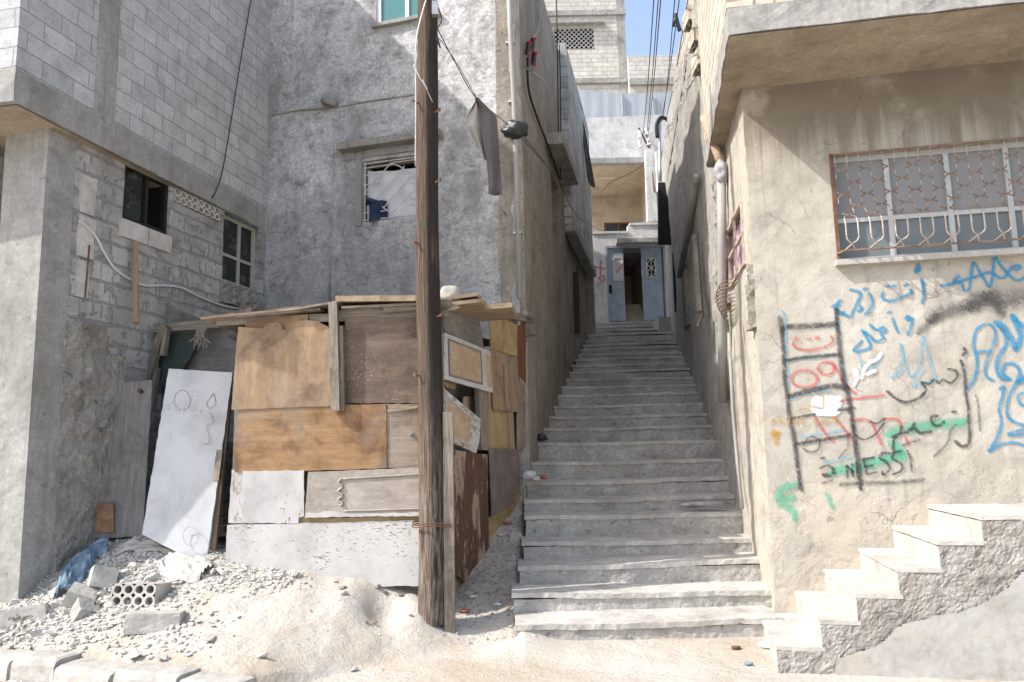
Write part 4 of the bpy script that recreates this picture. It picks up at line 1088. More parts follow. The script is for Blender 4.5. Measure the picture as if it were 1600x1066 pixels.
# side window: rusty frame, curtain, basket
mb = MB(); u0, u1, z0, z1 = swin
for (a, b, c, d) in ((u0 + .02, z0, u0 + .02, z1), (u1 - .02, z0, u1 - .02, z1), (u0, z0 + .02, u1, z0 + .02), (u0, z1 - .02, u1, z1 - .02), ((u0 + u1) / 2, z0, (u0 + u1) / 2, z1), (u0, (z0 + z1) / 2, u1, (z0 + z1) / 2)):
    bar(mb, SW, a, b, c, d, .03, .03, .0)
w2 = mb.build('window', 'rust_pale', Rr)
mb = MB()
for i in range(21):
    for j in range(2): mb.v.append(SW.pt(u0 + (u1 - u0) * i / 20, z0 + (z1 - .06 - z0) * j, -.07 + .025 * math.sin(i * 1.9)))
for i in range(20): mb.idx([i * 2, i * 2 + 2, i * 2 + 3, i * 2 + 1])
mb.build('curtain', 'pink_cloth', w2, True)
room(Rr, SW, swin, .5, start=.26)
mb = MB()
for k in range(9):
    q = k / 8; z = z0 + .02 - .34 * q
    pts = []
    for m_ in range(9):
        a = m_ / 8; pts.append(SW.pt(u0 - .30 + (u1 - u0) * .65 * a, z, .03 + .15 * math.sin(math.pi * a) * math.sin(math.pi * (.25 + .6 * q))))
    mb.tube(pts, .006, 5)
mb.build('window_basket', 'rust', Rr)
mb = MB(); mb.tube([FW.pt(.0, 0, 0) + Vector((-.03, .05, 3.35)), Vector((2.29, 7.4, 4.15))], .015, 6)
# graffiti
C7 = lambda x, y: (1190 + x / 3.902, 400 + y / 3.902)
C8 = lambda x, y: (1190 + x / 3.902, 580 + y / 3.902)
layer = [0]
def paint(name, mat, label, strokes, w, smooth=5):
    layer[0] += 1; first = None
    for s_ in strokes:
        mb = MB()
        f_ = C7 if s_[0] == 7 else C8; ww = w
        pts = s_[1:]
        if isinstance(pts[0], (int, float)): ww = pts[0]; pts = pts[1:]
        P_ = [FW.hit(*f_(*q)) for q in pts]
        if len(P_) == 1: P_ = [P_[0] + FW.d * -.012, P_[0], P_[0] + FW.d * .012]
        P_ = spline(P_, smooth) if len(P_) > 2 else [P_[0] + (P_[1] - P_[0]) * k / 6 for k in range(7)]
        P_ = [p + FW.n * (disp(p, AMPF, 2.2) + .007 + .0006 * layer[0]) for p in P_]
        ribbon(mb, P_, ww * 1.15, FW.n)
        if first is None: first = mb.build(name, mat, Rr); first['label'] = label
        else: mb.build('paint_stroke', mat, first)
    return first
def ell(n, cx, cy, rx, ry, *w):
    return (n, *w, *[(cx + rx * math.cos(a / 12 * 6.283), cy + ry * math.sin(a / 12 * 6.283)) for a in range(13)])
paint('graffiti', 'spray_green', 'soft green spray highlights and a green crescent', [
    (8, .13, (790, 375), (930, 345), (1110, 320), (1220, 315)), (8, .13, (440, 610), (600, 580), (780, 530), (830, 505)), (8, .12, (800, 440), (830, 470), (850, 520)),
    (8, .09, (205, 690), (140, 710), (100, 760), (110, 800), (160, 830), (195, 860), (200, 900)), (8, .10, (150, 770), (180, 780)), (8, .05, (400, 750), (430, 830))], .1)
paint('graffiti', 'spray_sky', 'pale blue outline and scribbles', [
    (7, (120, 330), (140, 380), (150, 600), (160, 800)), (7, (450, 330), (455, 450)), (7, (490, 640), (515, 770), (535, 850)), (7, (845, 540), (870, 640), (915, 740), (960, 650), (980, 490), (1010, 590), (1070, 770)),
    (7, (850, 540), (855, 640), (790, 745), (840, 720), (860, 690)), (7, (990, 690), (960, 740), (930, 800), (1010, 770), (1060, 740)), (8, (240, 400), (400, 375), (510, 360)), (8, (380, 550), (450, 545), (550, 520)), (7, (590, 590), (620, 690), (700, 660), (730, 600)),
    (7, (160, 640), (300, 620), (440, 610)), (8, (180, 170), (300, 130), (420, 118))], .03)
paint('graffiti', 'spray_blue', 'bright blue Arabic script and big blue letters', [
    (7, .045, (955, 60), (945, 100), (960, 80)), (7, .034, (975, 150), (988, 220), (978, 285)), (7, (740, 225), (735, 255), (780, 275), (850, 255), (885, 240), (915, 225), (905, 205)), (7, (765, 185),), (7, (805, 185),), (7, (880, 178),), (7, (630, 203),),
    (7, (655, 230), (677, 280), (660, 330), (630, 355)), (7, (540, 205), (600, 225), (590, 270), (560, 330), (540, 370), (480, 345)), (7, (600, 305), (612, 325), (590, 335)), (7, (430, 310), (470, 290), (455, 320), (480, 350), (500, 345)), (7, (475, 275),),
    (7, (1095, 182), (1160, 170), (1240, 145), (1300, 130), (1390, 100), (1440, 130), (1480, 130), (1520, 75), (1560, 58), (1575, 75), (1545, 85)),
    (7, (1200, 125), (1170, 160), (1215, 165), (1230, 205), (1260, 205), (1275, 130), (1292, 40), (1340, 120), (1390, 190), (1408, 100), (1420, 10), (1460, 65), (1520, 130), (1560, 150), (1600, 130), (1660, 70)),
    (7, (775, 345),), (7, (800, 385), (815, 430), (830, 465)), (7, (920, 385), (885, 368), (885, 392), (915, 388), (905, 440), (890, 480)),
    (7, (660, 420), (700, 452), (740, 435), (757, 460), (720, 470), (742, 505), (690, 520), (650, 480), (610, 455)), (7, (620, 470), (650, 520), (660, 560), (600, 580), (560, 575), (610, 520)),
    (7, (1255, 810), (1300, 740), (1312, 640), (1290, 540), (1312, 450), (1370, 415), (1415, 440), (1425, 510), (1390, 590), (1360, 690), (1375, 740), (1410, 760)), (7, (1310, 590), (1350, 582), (1395, 578)),
    (7, .06, (1430, 405), (1480, 440), (1520, 500), (1548, 570), (1572, 520), (1575, 470), (1530, 370)), (7, .05, (1530, 365), (1560, 400), (1600, 430), (1650, 450)), (7, .04, (1440, 420), (1485, 480), (1490, 540), (1440, 620), (1430, 690), (1455, 745), (1510, 752)),
    (7, .038, (1500, 750), (1462, 705), (1490, 660), (1550, 668), (1570, 720), (1550, 775), (1600, 750), (1650, 720)),
    (8, (1450, 110), (1475, 98), (1462, 160), (1445, 230), (1457, 330), (1420, 430), (1385, 490), (1450, 452), (1530, 435), (1600, 455)), (8, (1600, 35), (1530, 105), (1492, 200), (1500, 280), (1560, 320), (1610, 330)), (8, (1610, 130), (1560, 150), (1572, 200), (1610, 215)), (8, .03, (1610, 350), (1500, 385), (1550, 392), (1610, 380))], .032)
paint('graffiti', 'spray_red', 'red smile, circles and slanted red lines', [
    (7, (215, 500), (193, 535), (212, 560), (290, 574), (370, 560), (428, 528), (425, 492)), (7, (290, 505),), (7, (338, 498),), ell(7, 260, 750, 80, 52), ell(7, 395, 685, 48, 38), (7, (430, 648), (470, 715), (500, 770), (535, 810), (572, 842)),
    (8, (475, 182), (600, 165), (745, 148)), (8, (325, 280), (380, 370), (435, 430)), (8, (440, 280), (500, 350), (575, 445)), (8, (550, 297), (650, 300), (690, 360), (730, 445)), (8, (750, 290), (820, 293), (845, 320), (870, 390), (890, 440))], .030)
paint('graffiti', 'spray_white', 'white painted patch and white scribble', [
    (8, .07, (325, 175), (390, 172), (462, 170)), (8, .07, (318, 200), (390, 200), (465, 198)), (8, .07, (318, 225), (390, 228), (462, 225)), (8, .07, (328, 250), (390, 255), (458, 250)), (7, (725, 600), (700, 630), (660, 650), (625, 690), (608, 745)), (7, (650, 650), (690, 640)), (7, (640, 720), (690, 700)), (7, (570, 695), (585, 740), (560, 790)), (7, .05, (568, 700), (578, 712), (572, 722))], .035, 3)
paint('graffiti', 'spray_black_soft', 'wide faded black smear and strokes', [
    (7, .09, (960, 460), (1000, 430), (1060, 375)), (7, .17, (1050, 370), (1150, 335), (1250, 310), (1320, 285)), (7, .22, (1280, 285), (1400, 265), (1500, 275), (1620, 255)), (7, .15, (1380, 250), (1430, 300), (1450, 340)),
    (8, .05, (480, 690), (600, 683), (800, 678), (980, 662)), (8, .03, (370, 682), (430, 665)), (8, .03, (860, 450), (960, 420)), (8, .028, (250, 450), (300, 400), (350, 425), (340, 480), (290, 492), (250, 470)), (8, .025, (520, 390), (522, 460), (470, 530)),
    (8, .028, (1305, 150), (1320, 230), (1330, 360)), (8, .03, (1180, 330), (1152, 365), (1130, 440), (1050, 520))], .05)
paint('graffiti', 'spray_black', 'black painted ladder', [
    (7, .05, (112, 378), (122, 450), (135, 600), (140, 750), (155, 859), (170, 990), (195, 1100), (215, 1260), (240, 1425)), (7, .055, (455, 330), (465, 450), (480, 620), (500, 760), (530, 870), (550, 1000), (570, 1150), (590, 1300), (600, 1415)),
    (7, .06, (125, 455), (160, 432), (290, 428), (450, 416)), (7, .04, (140, 640), (250, 620), (470, 600)), (8, .06, (160, 155), (220, 138), (330, 110), (440, 90), (520, 105)), (8, .035, (185, 290), (260, 275), (320, 265)), (8, .04, (470, 235), (560, 228)), (8, .04, (205, 445), (300, 430), (420, 410), (540, 390))], .05)
paint('graffiti', 'spray_black', 'black sprayed Arabic words and a row of capital letters', [
    (7, .045, (1235, 570), (1240, 590), (1228, 600)), (7, .035, (1215, 640), (1235, 720), (1245, 859), (1258, 930), (1262, 1020), (1268, 1100), (1255, 1150), (1220, 1160), (1180, 1130)),
    (7, (1140, 690), (1182, 700), (1190, 740), (1150, 775), (1105, 755), (1080, 775), (1050, 755), (1020, 780), (970, 772), (1000, 810), (980, 850)), (8, .034, (985, 140), (950, 170), (880, 190), (820, 170), (765, 125)),
    (8, .03, (1172, 248),), (8, .032, (1070, 275), (1035, 280), (1045, 325), (1085, 330), (1110, 310)), (8, .034, (800, 400), (850, 380), (890, 370), (925, 340), (960, 375), (1030, 370)), (8, .03, (930, 320), (912, 360)), (8, (850, 340), (835, 390), (805, 420), (800, 500)),
    (8, .022, (555, 330), (570, 390), (620, 415), (680, 395), (740, 325), (745, 290), (705, 320), (665, 308)),
    (8, (522, 650), (518, 578)), (8, (518, 578), (545, 605), (555, 640)), (8, (555, 640), (550, 570)), (8, (585, 640), (578, 562)), (8, (680, 527), (618, 537)), (8, (618, 537), (640, 628)), (8, (640, 628), (697, 618)), (8, (630, 582), (675, 573)),
    (8, (778, 500), (735, 500), (720, 530), (760, 555), (778, 595), (742, 632), (735, 615)), (8, (842, 488), (803, 498), (798, 535), (845, 560), (852, 605), (803, 628)), (8, (888, 488), (905, 540), (915, 612)), (8, (360, 592), (400, 575), (437, 598), (412, 640), (370, 632), (445, 622)), (8, (370, 530),)], .028)
paint('graffiti', 'spray_orange', 'small orange lettering and an orange blot', [
    (8, (60, 320), (70, 288), (86, 322)), (8, (64, 308), (80, 306)), (8, (105, 270), (108, 322), (130, 316), (110, 300)), (8, (165, 270), (166, 322), (146, 318), (162, 302)), (8, (205, 300), (190, 312), (205, 322), (212, 300), (216, 322)), (8, (240, 272), (242, 320), (280, 312)), (8, (318, 290), (320, 320), (345, 312)),
    (8, (395, 295), (372, 305), (390, 322), (400, 296), (405, 322)), (8, (428, 275), (430, 310), (445, 285), (452, 306)), (8, .018, (220, 240), (280, 226), (310, 215), (372, 226), (376, 160)), (8, .018, (360, 145), (376, 152)), (8, .07, (80, 375), (85, 410), (82, 430)), (8, .05, (60, 380), (105, 378))], .014)

# bent waste pipe of the right house
mb = MB(); mb.tube([aty(1100, 183, 8.85), aty(1108, 205, 8.8), aty(1121, 240, 8.7), aty(1127, 258, 8.7)], .05, 10); P = mb.build('waste_pipe', 'pvc_dirty', None, True)
tag(P, 'mud stained slanting pipe stub under the block overhang, wrapped at its lower end', 'pipe')
mb = MB(); mb.tube([aty(1127, 272, 8.7), aty(1128, 400, 8.9), aty(1129, 520, 9.2), aty(1130, 628, 9.55)], .052, 12); P = mb.build('waste_pipe', 'pvc', None, True)
tag(P, 'straight grey waste pipe standing at the right edge of the stairs', 'pipe')
mb = MB()
for y, Y in ((505, 9.3), (610, 9.55)):
    mb = MB(); roughbox(mb, aty(1134, y, Y).x - .08, aty(1134, y, Y).x + .09, Y, Y + .12, aty(1134, y, Y).z - .1, aty(1134, y, Y).z + .1, .04, .03, 6); mb.build('cement_collar', 'concrete_rough', P)
mb = MB(); mb.tube([SW.hit(1139, 520, .05), SW.hit(1145, 640, .05), SW.hit(1152, 720, .05), SW.hit(1160, 795, .05)], .02, 8)
tag(mb.build('wall_pipe', 'pvc', None, True), 'thin pipe running down the sunlit alley wall to the fifth step', 'pipe')
mb = MB(); mb.tube([RW.hit(1089, 275, .08), RW.hit(1078, 350, .08), RW.hit(1062, 432, .06)], .055, 8)
tag(mb.build('clay_pipe', 'concrete_rough', None, True), 'long mortar crusted pipe slanting down the rough pebble wall', 'pipe')
mb = MB(); mb.tube([RW.hit(1086, 368, .10), RW.hit(1094, 488, .14)], .05, 6)
tag(mb.build('timber_post', 'old_timber', None), 'weathered timber post leaning on the rough pebble wall', 'post')
mb = MB(); mb.tube([RW.hit(1098, 490, .06), RW.hit(1090, 512, .16)], .028, 6)
tag(mb.build('timber_stick', 'raw_timber', None), 'short stick leaning at the foot of the timber post', 'stick')

# ------------------------------------------------------------------ main stairway
ST = thing('stairway', 'long worn concrete stairway climbing the alley between the houses', 'stairs', (1.3, 7.0, 0))
for k in range(26):
    y0 = SD[k]; y1 = SD[k + 1] + .06 if k < 25 else DY + .1
    zt = SZ[k]; zb_ = (SZ[k - 1] if k else -.15) - .12
    if k < len(LX): xl = aty(LX[k], NY[k], SD[k]).x; fxl = (lambda y, a=xl: a)
    else: fxl = (lambda y: awx(y) - .03)
    if k == 0: xr = aty(1225, NY[0], SD[0]).x; fxr = (lambda y, a=xr: a)
    else: fxr = (lambda y: rwx(max(y, 7.35)) + .03)
    mb = MB(); roughbox(mb, (lambda y: fxl(y) + .015), (lambda y: fxr(y) - .01), y0 + .014, y1, zb_, zt - .046, .05 if k < 12 else .2, .014, 5)
    s_ = mb.build('step', 'stone_step', ST)
    mb = MB(); roughbox(mb, fxl, fxr, y0, y1, zt - .045, zt, .04 if k < 12 else .2, .0075, 9)
    tl_ = random.Random(k).uniform(-.012, .012)
    for v_ in mb.v: v_.z += tl_ * (v_.x - 1.3) - .012 * max(0, 1 - ((v_.x - (1.0 + .03 * k)) / .7) ** 2) * max(0, 1 - (v_.y - y0) / .35)
    mb.build('tread_slab', 'stone_tread', s_)
mb = MB(); p0 = aty(1028, 527, 19.2); p1 = aty(1056, 497, 19.2); roughbox(mb, p0.x, p1.x, 19.0, 20.2, p0.z - .1, p1.z, .15, .02); tag(mb.build('step_block', 'concrete', None), 'low grey concrete block beside the top steps under the right door leaf', 'block')

# ------------------------------------------------------------------ side stairs along the right facade
S2 = thing('side_staircase', 'white treaded staircase with rubbly side wall rising along the graffiti facade', 'stairs', (3.5, 6.4, 0))
fr0 = atz(1216, 1056, -.02)
FS = Plane((fr0.x, fr0.y), (fr0.x + 5, fr0.y - 1.0))
tr = [(1215, 1286.5, 1013.8, 1008), (1289, 1344, 972.5, 967), (1339, 1405, 931, 926), (1416, 1471, 890, 886), (1471, 1531, 847, 844), (1542, 1610, 807, 804)]
us = []; zs = []
for (xa, xb, ya, yb) in tr: us.append(FS.uz(xa, ya)[0]); zs.append((FS.uz(xa, ya)[1] + FS.uz(xb, yb)[1]) / 2)
us = [0, FS.uz(1283, 985)[0], FS.uz(1339, 950)[0], FS.uz(1404, 905)[0], FS.uz(1468, 865)[0], FS.uz(1535, 825)[0], FS.uz(1535, 825)[0] + 1.6]
def fsx(u, z, dep): return FS.pt(u, z, -dep)
for i in range(6):
    a, b = us[i], us[i + 1]; dep = 1.5
    z0_ = zs[i - 1] - .1 if i else -.2
    mb = MB(); q = [fsx(a + .006, z0_, .03), fsx(b + .03, z0_, .03), fsx(b + .03, zs[i] - .04, .03), fsx(a + .006, zs[i] - .04, .03)]
    mb.prism(q, -FS.n * dep); s_ = mb.build('step', 'white_tread', S2)
    # tread slab with small overhang
    mb = MB(); nu = max(4, int((b - a + .02) / .05)); nd = 14
    for zz_ in (zs[i] - .03, zs[i]):
        for j in range(nd + 1):
            for k in range(nu + 1):
                p = fsx(a - .004 + (b + .02 - a + .004) * k / nu, zz_, .0 + dep * j / nd); mb.v.append(p + Vector((disp(p, .006, 5), disp(p + Vector((3, 0, 0)), .006, 5), disp(p + Vector((0, 3, 0)), .004, 5))))
    W1 = nu + 1; M = W1 * (nd + 1)
    for j in range(nd):
        for k in range(nu):
            a_ = j * W1 + k; mb.idx([M + a_, M + a_ + 1, M + a_ + W1 + 1, M + a_ + W1]); mb.idx([a_ + W1, a_ + W1 + 1, a_ + 1, a_])
    for k in range(nu): mb.idx([k, k + 1, M + k + 1, M + k])
    for j in range(nd): mb.idx([(j + 1) * W1, j * W1, M + j * W1, M + (j + 1) * W1]); mb.idx([j * W1 + nu, (j + 1) * W1 + nu, M + (j + 1) * W1 + nu, M + j * W1 + nu])
    mb.build('tread_slab', 'white_tread', s_)
# side wall: rubbly band over smooth patched render
def side_wall(zfun_top, off, amp, fr, res, name, mat):
    mb = MB(); u1_ = us[-1]; cu = sorted({*[round(u1_ * i / int(u1_ / res), 4) for i in range(int(u1_ / res) + 1)], *[round(u, 4) for u in us]})
    zmax = max(zs); nz_ = int((zmax + .2) / res); idx = {}
    def vid(i, j, zt):
        u = cu[i]; z = min(-.2 + (zmax + .2) * j / nz_, zt); k = (i, round(z, 4))
        if k not in idx:
            p = FS.pt(u, z, off); idx[k] = len(mb.v); mb.v.append(p + FS.n * disp(p, amp, fr))
        return idx[k]
    for i in range(len(cu) - 1):
        um = (cu[i] + cu[i + 1]) / 2
        for j in range(nz_):
            z0_ = -.2 + (zmax + .2) * j / nz_; za, zb_ = (zfun_top(um),) * 2 if name == 'side_wall' else (zfun_top(cu[i]), zfun_top(cu[i + 1]))
            if z0_ >= min(za, zb_) - .002: continue
            q = [vid(i, j, za), vid(i + 1, j, zb_), vid(i + 1, j + 1, zb_), vid(i, j + 1, za)]
            if len(set(q)) == 4: mb.idx(q)
    return mb.build(name, mat, S2)
def ztop_(u):
    for i in range(6):
        if u < us[i + 1]: return zs[i] - .03
    return zs[5] - .03
side_wall(ztop_, -.002, .011, 15, .018, 'side_wall', 'rubble_plaster')
SMT = [FS.uz(x, y) for x, y in ((1302, 1062), (1308, 1030), (1377, 1002), (1407, 974), (1490, 959), (1528, 942), (1572, 920), (1600, 887), (1700, 850))]
def zsm(u):
    zl = lerp_tab(SMT, u)
    return zl + .03 * noise.noise(Vector((u * 4, 2, 0))) + .012 * noise.noise(Vector((u * 17, 5, 0)))
side_wall(zsm, .016, .003, 3, .02, 'smooth_render', 'smooth_render')

# ------------------------------------------------------------------ timber utility pole
pb = Vector((-.104 * 7.36, 7.36, .0)); zb_ = gz(pb.x, pb.y) - .05
PO = thing('utility_pole', 'weathered cracked timber utility pole standing in front of the scrap shed', 'utility pole', (pb.x, pb.y, zb_))
def pole_x(z): return lerp_tab([(0, -.103 * 7.36), (6.1, -.1065 * 7.36), (9, -.108 * 7.36)], z)
mb = MB(); nz_, sd_ = 90, 28; Hh = 8.6
for i in range(nz_ + 1):
    z = zb_ + (Hh - zb_) * i / nz_; r = lerp_tab([(0, .135), (1.2, .122), (6.1, .097), (9, .09)], z); cx = pole_x(z) + .012 * math.sin(z * 1.3)
    for k in range(sd_):
        a = 2 * math.pi * k / sd_ + math.pi / 2; q = Vector((math.cos(a), math.sin(a), z * .12))
        rr = r * (1 + .05 * noise.noise(Vector((math.cos(a) * 5, math.sin(a) * 5, z * .5))) + .035 * noise.noise(Vector((math.cos(a) * 14, math.sin(a) * 14, z * .9))) + (.05 * noise.noise(Vector((math.cos(a) * 4, math.sin(a) * 4, z * 6))) if z < 1.3 else 0))
        mb.v.append(Vector((cx + math.cos(a) * rr, pb.y + math.sin(a) * rr, z)))
for i in range(nz_):
    for k in range(sd_):
        k2 = (k + 1) % sd_; a_ = i * sd_; z0_, z1_ = (Hh * i / nz_), (Hh * (i + 1) / nz_)
        u0_, u1_ = k / sd_ - .25, (k + 1) / sd_ - .25
        mb.idx([a_ + k, a_ + k2, a_ + sd_ + k2, a_ + sd_ + k], [(z0_, u0_), (z0_, u1_), (z1_, u1_), (z1_, u0_)])
mb.idx(range(nz_ * sd_, (nz_ + 1) * sd_))
mb.build('shaft', 'pole', PO, True)
mb = MB()   # the brace timber strapped to its right flank
a = pb + Vector((.14, -.03, 0)); mb.box((a.x + .025, a.y, (.0 + 2.05) / 2 - .03), (.045, 0, 0), (0, .05, 0), (.0, 0, 1.02), uvdir=(0, 0, 1)); mb.build('brace', 'old_timber', PO)
mb = MB()
for z in (1.0, 1.02): mb.tube([Vector((pb.x + .19 * math.cos(t_) + .02, pb.y + .17 * math.sin(t_), z + .01 * math.sin(t_ * 3))) for t_ in [6.283 * k / 20 for k in range(21)]], .006, 5)
mb.build('strap', 'rust', PO)
for z, s_ in ((2.35, -1), (3.6, -1), (5.0, -1), (2.9, 1), (4.2, 1), (4.9, 1)):
    mb = MB(); c = Vector((pole_x(z) + s_ * .075, pb.y - .07, z)); mb.tube([c, c + Vector((s_ * .05, -.05, .005))], .009, 6); mb.tube([c + Vector((s_ * .05, -.05, .005)), c + Vector((s_ * .055, -.055, .005))], .018, 8); mb.build('step_bolt', 'rust', PO)
def pole_wire(pts, r, label, mat='black_wire', parent=PO, name='wire', sm=6):
    mb = MB(); mb.tube(pts, r, 6, True, sm); o = mb.build(name, mat, parent, True)
    if label: o['label'] = label
    return o
Yp = 7.20
pole_wire([aty(672, -20, Yp), aty(651, 60, Yp), aty(650, 150, Yp), aty(649, 260, Yp)], .007, None, 'galv')
pole_wire([aty(646, 100, Yp), aty(655, 120, Yp - .05), aty(668, 140, Yp - .06), aty(660, 125, Yp - .05), aty(676, 160, Yp)], .004, None, 'galv')
pole_wire([aty(684, 10, Yp), aty(690, 30, Yp), aty(683, 50, Yp), aty(688, 75, Yp), aty(682, 60, Yp)], .006, None)
mb = MB(); mb.box(aty(680, 14, Yp), (.03, 0, 0), (0, .03, 0), (0, 0, .07)); mb.build('clamp', 'galv', PO)
mb = MB(); mb.poly([aty(656, 345, 7.22), aty(661, 349, 7.22), aty(660, 355, 7.21), aty(655, 352, 7.21)]); mb.build('green_tag', 'green_weed', PO)

# clothes line and checked textile
tl = [aty(684, 46, 7.3), aty(715, 105, 7.9), aty(744, 153, 8.4), aty(790, 192, 9.2), aty(830, 232, 9.6), aty(850, 255, 9.9)]
mb = MB(); mb.tube(tl, .005, 5, True, 5); tag(mb.build('clothes_line', 'black_wire', None), 'thin drooping line from the timber pole to the brown alley wall', 'wire')
mb = MB(); mb.tube([aty(686, 60, 7.3), aty(712, 96, 7.8), aty(744, 152, 8.38)], .004, 5, True, 5); tag(mb.build('clothes_line', 'black_wire', None), 'second short line tying the checked textile to the pole', 'wire')
def fabric(rows, Y, mat, name, label, fold=.03, cat='cloth', uvs=(.35, 1.3)):
    mb = MB(); n_ = 14
    R_ = []
    for i in range(len(rows) - 1):
        for k in range(6):
            q = k / 6; R_.append([rows[i][m_] + (rows[i + 1][m_] - rows[i][m_]) * q for m_ in range(4)])
    R_.append(list(rows[-1]))
    for j, (xa, ya, xb, yb) in enumerate(R_):
        for i in range(n_ + 1):
            s_ = i / n_; mb.v.append(aty(xa + (xb - xa) * s_, ya + (yb - ya) * s_, Y + fold * math.sin(s_ * 7 + j * .12) + .02 * math.sin(j * .4)))
    for j in range(len(R_) - 1):
        for i in range(n_):
            k = j * (n_ + 1) + i; f_ = lambda a, b: (a / n_ * uvs[0], b / len(R_) * uvs[1])
            mb.idx([k, k + n_ + 1, k + n_ + 2, k + 1], [f_(i, j), f_(i, j + 1), f_(i + 1, j + 1), f_(i + 1, j)])
    return tag(mb.build(name, mat, None, True), label, cat)
fabric([(742, 154, 747, 152), (750, 176, 776, 182), (754, 220, 779, 215), (760, 250, 781, 250), (763, 285, 784, 285), (763, 303, 785, 301), (772, 306, 782, 305)], 8.4, 'textile', 'hanging_textile', 'brown and white checked textile hanging from the line beside the pole', .03)
fabric([(744, 156, 746, 155), (730, 180, 752, 184), (727, 196, 755, 200), (745, 225, 758, 226), (757, 252, 760, 250)], 8.46, 'cloth_beige', 'hanging_cloth', 'pale cloth hanging behind the checked textile', .04)
# jeans hung in the barred window
fabric([(571, 318, 574, 308), (573, 321, 600, 316), (576, 315, 604, 312), (577, 330, 605, 325), (576, 347, 606, 340)], PW.hit(590, 330, .02).y, 'denim_dark', 'hanging_jeans', 'dark blue jeans draped over the white bars of the plaster house window', .05)

# ------------------------------------------------------------------ scrap shed
SH = thing('scrap_shed', 'low patchwork shed of scrap boards and old cabinet doors behind the pole', 'shed', (-1.8, 9.2, .3))
c5 = lambda *p: [(340 + x / 4.1, 440 + y / 4.1) for x, y in p]
c8 = lambda *p: [(340 + x / 4.1, 690 + y / 4.1) for x, y in p]
c6 = lambda *p: [(640 + x / 4.1, 430 + y / 4.1) for x, y in p]
c7 = lambda *p: [(640 + x / 3.333, 660 + y / 3.333) for x, y in p]
panel('board', SF, c5((175, 262), (578, 208), (582, 340), (180, 340)), .020, .012, 'ply_orange', SH, False, .004, 1)
panel('board', SF, c5((132, 290), (225, 298), (290, 300), (318, 268), (385, 258), (408, 275), (416, 310), (465, 312), (470, 280), (490, 250), (570, 248), (640, 253), (700, 285), (745, 325), (768, 330), (768, 740), (730, 797), (500, 806), (88, 822)), .040, .014, 'ply_warm', SH, True, .003, 2)
panel('board', SF, c5((818, 230), (1450, 222), (1450, 778), (806, 780)), .018, .014, 'ply_dark', SH, False, .003, 3)
panel('board', SF, c8((135, -215), (720, -235), (1078, -240), (1085, 170), (760, 182), (112, 196), (98, 40)), .028, .014, 'ply_orange', SH, False, .004, 4)
panel('board', SF, c8((1082, -240), (1440, -245), (1440, 170), (1090, 170)), .016, .013, 'ply_grey', SH, False, .006, 5)
panel('board', SF, c5((1085, 820), (1275, 795), (1280, 812), (1088, 836)), .036, .01, 'raw_timber', SH, False, .003, 6)
panel('board', SF, c8((90, 180), (162, 190), (156, 522), (68, 522)), .012, .012, 'paint_dirty', SH, True, .004, 7)
panel('board', SF, c8((160, 190), (553, 185), (553, 480), (520, 488), (518, 524), (150, 522)), .034, .016, 'paint_white', SH, True, .004, 8)
cp = panel('cupboard_door', SF, c8((580, 195), (1440, 162), (1440, 480), (1000, 480), (556, 490)), .050, .025, 'panel_carved', SH, False, .002, 9)
# mouldings of the cupboard door
mb = MB(); g_ = lambda x, y: SF.hit(340 + x / 4.1, 690 + y / 4.1, .056)
for pts, r in (([(800, 240), (1000, 228), (1260, 212), (1420, 205)], .009), ([(810, 445), (1000, 440), (1250, 432), (1420, 425)], .008), ([(800, 235), (775, 260), (800, 290), (770, 320), (800, 345), (770, 375), (800, 395), (785, 412)], .013)):
    mb.tube([g_(*p) for p in pts], r, 6, True, 5)
mb.build('moulding', 'panel_carved', cp, True)
mb = MB(); pts = [SF.hit(340 + x / 4.1, 690 + y / 4.1, .0525) for x, y in ((562, 489), (1000, 478), (1440, 478), (1440, 452), (800, 460), (720, 445), (680, 448), (640, 460), (566, 456))]
mb.prism(rag(pts, .04, .006, 3), -SF.n * .003, lambda p: (p.dot(SF.d), p.z)); mb.build('paint_strip', 'paint_white', cp)
panel('board', SF, c8((62, 535), (1440, 500), (1440, 925), (1000, 928), (700, 895), (400, 900), (48, 800)), .030, .018, 'paint_white_fleck', SH, False, .004, 10)
panel('board', SF, c8((520, 485), (700, 490), (1440, 470), (1440, 530), (520, 535)), .004, .012, 'ply_yellow', SH, False, .004, 11)
mb = MB(); a = SF.hit(521, 473, .09); b = SF.hit(525, 642, .075)
mb.box((a + b) / 2, SF.d * .042, SF.n * .03, (a - b) / 2, uvdir=(0, 0, 1)); mb.build('post', 'old_timber', SH)
mb = MB(); a = SF.hit(534, 510, .05); b = SF.hit(536, 642, .05); mb.box((a + b) / 2, SF.d * .018, SF.n * .03, (a - b) / 2, uvdir=(0, 0, 1)); mb.build('post', 'old_timber', SH)
mb = MB(); mb.tube([SF.hit(641, 677, .02), SF.hit(641, 677, .045)], .018, 10); mb.tube([SF.hit(642, 676.5, .045), SF.hit(642, 676.5, .05)], .02, 10); mb.build('knob', 'galv', SH)
# beams under the roof
def beam(p, q, w, d_, mat='old_timber', name='beam', sdir=None):
    p, q = Vector(p), Vector(q); dr = (q - p); L = dr.length; dr.normalize(); s_ = Vector(sdir) if sdir else dr.cross(Zv).normalized(); up = s_.cross(dr).normalized()
    mb = MB(); mb.box((p + q) / 2, dr * (L / 2), s_ * (d_ / 2), up * (w / 2), uvdir=dr); return mb.build(name, mat, SH)
beam(SF.hit(340, 503, -.03), SF.hit(520, 497, -.03), .08, .06)
beam(SF.hit(530, 494, -.03), SF.hit(700, 487, -.03), .11, .06)
beam(SF.hit(600, 483, .02), SF.hit(700, 474, .02), .085, .05)
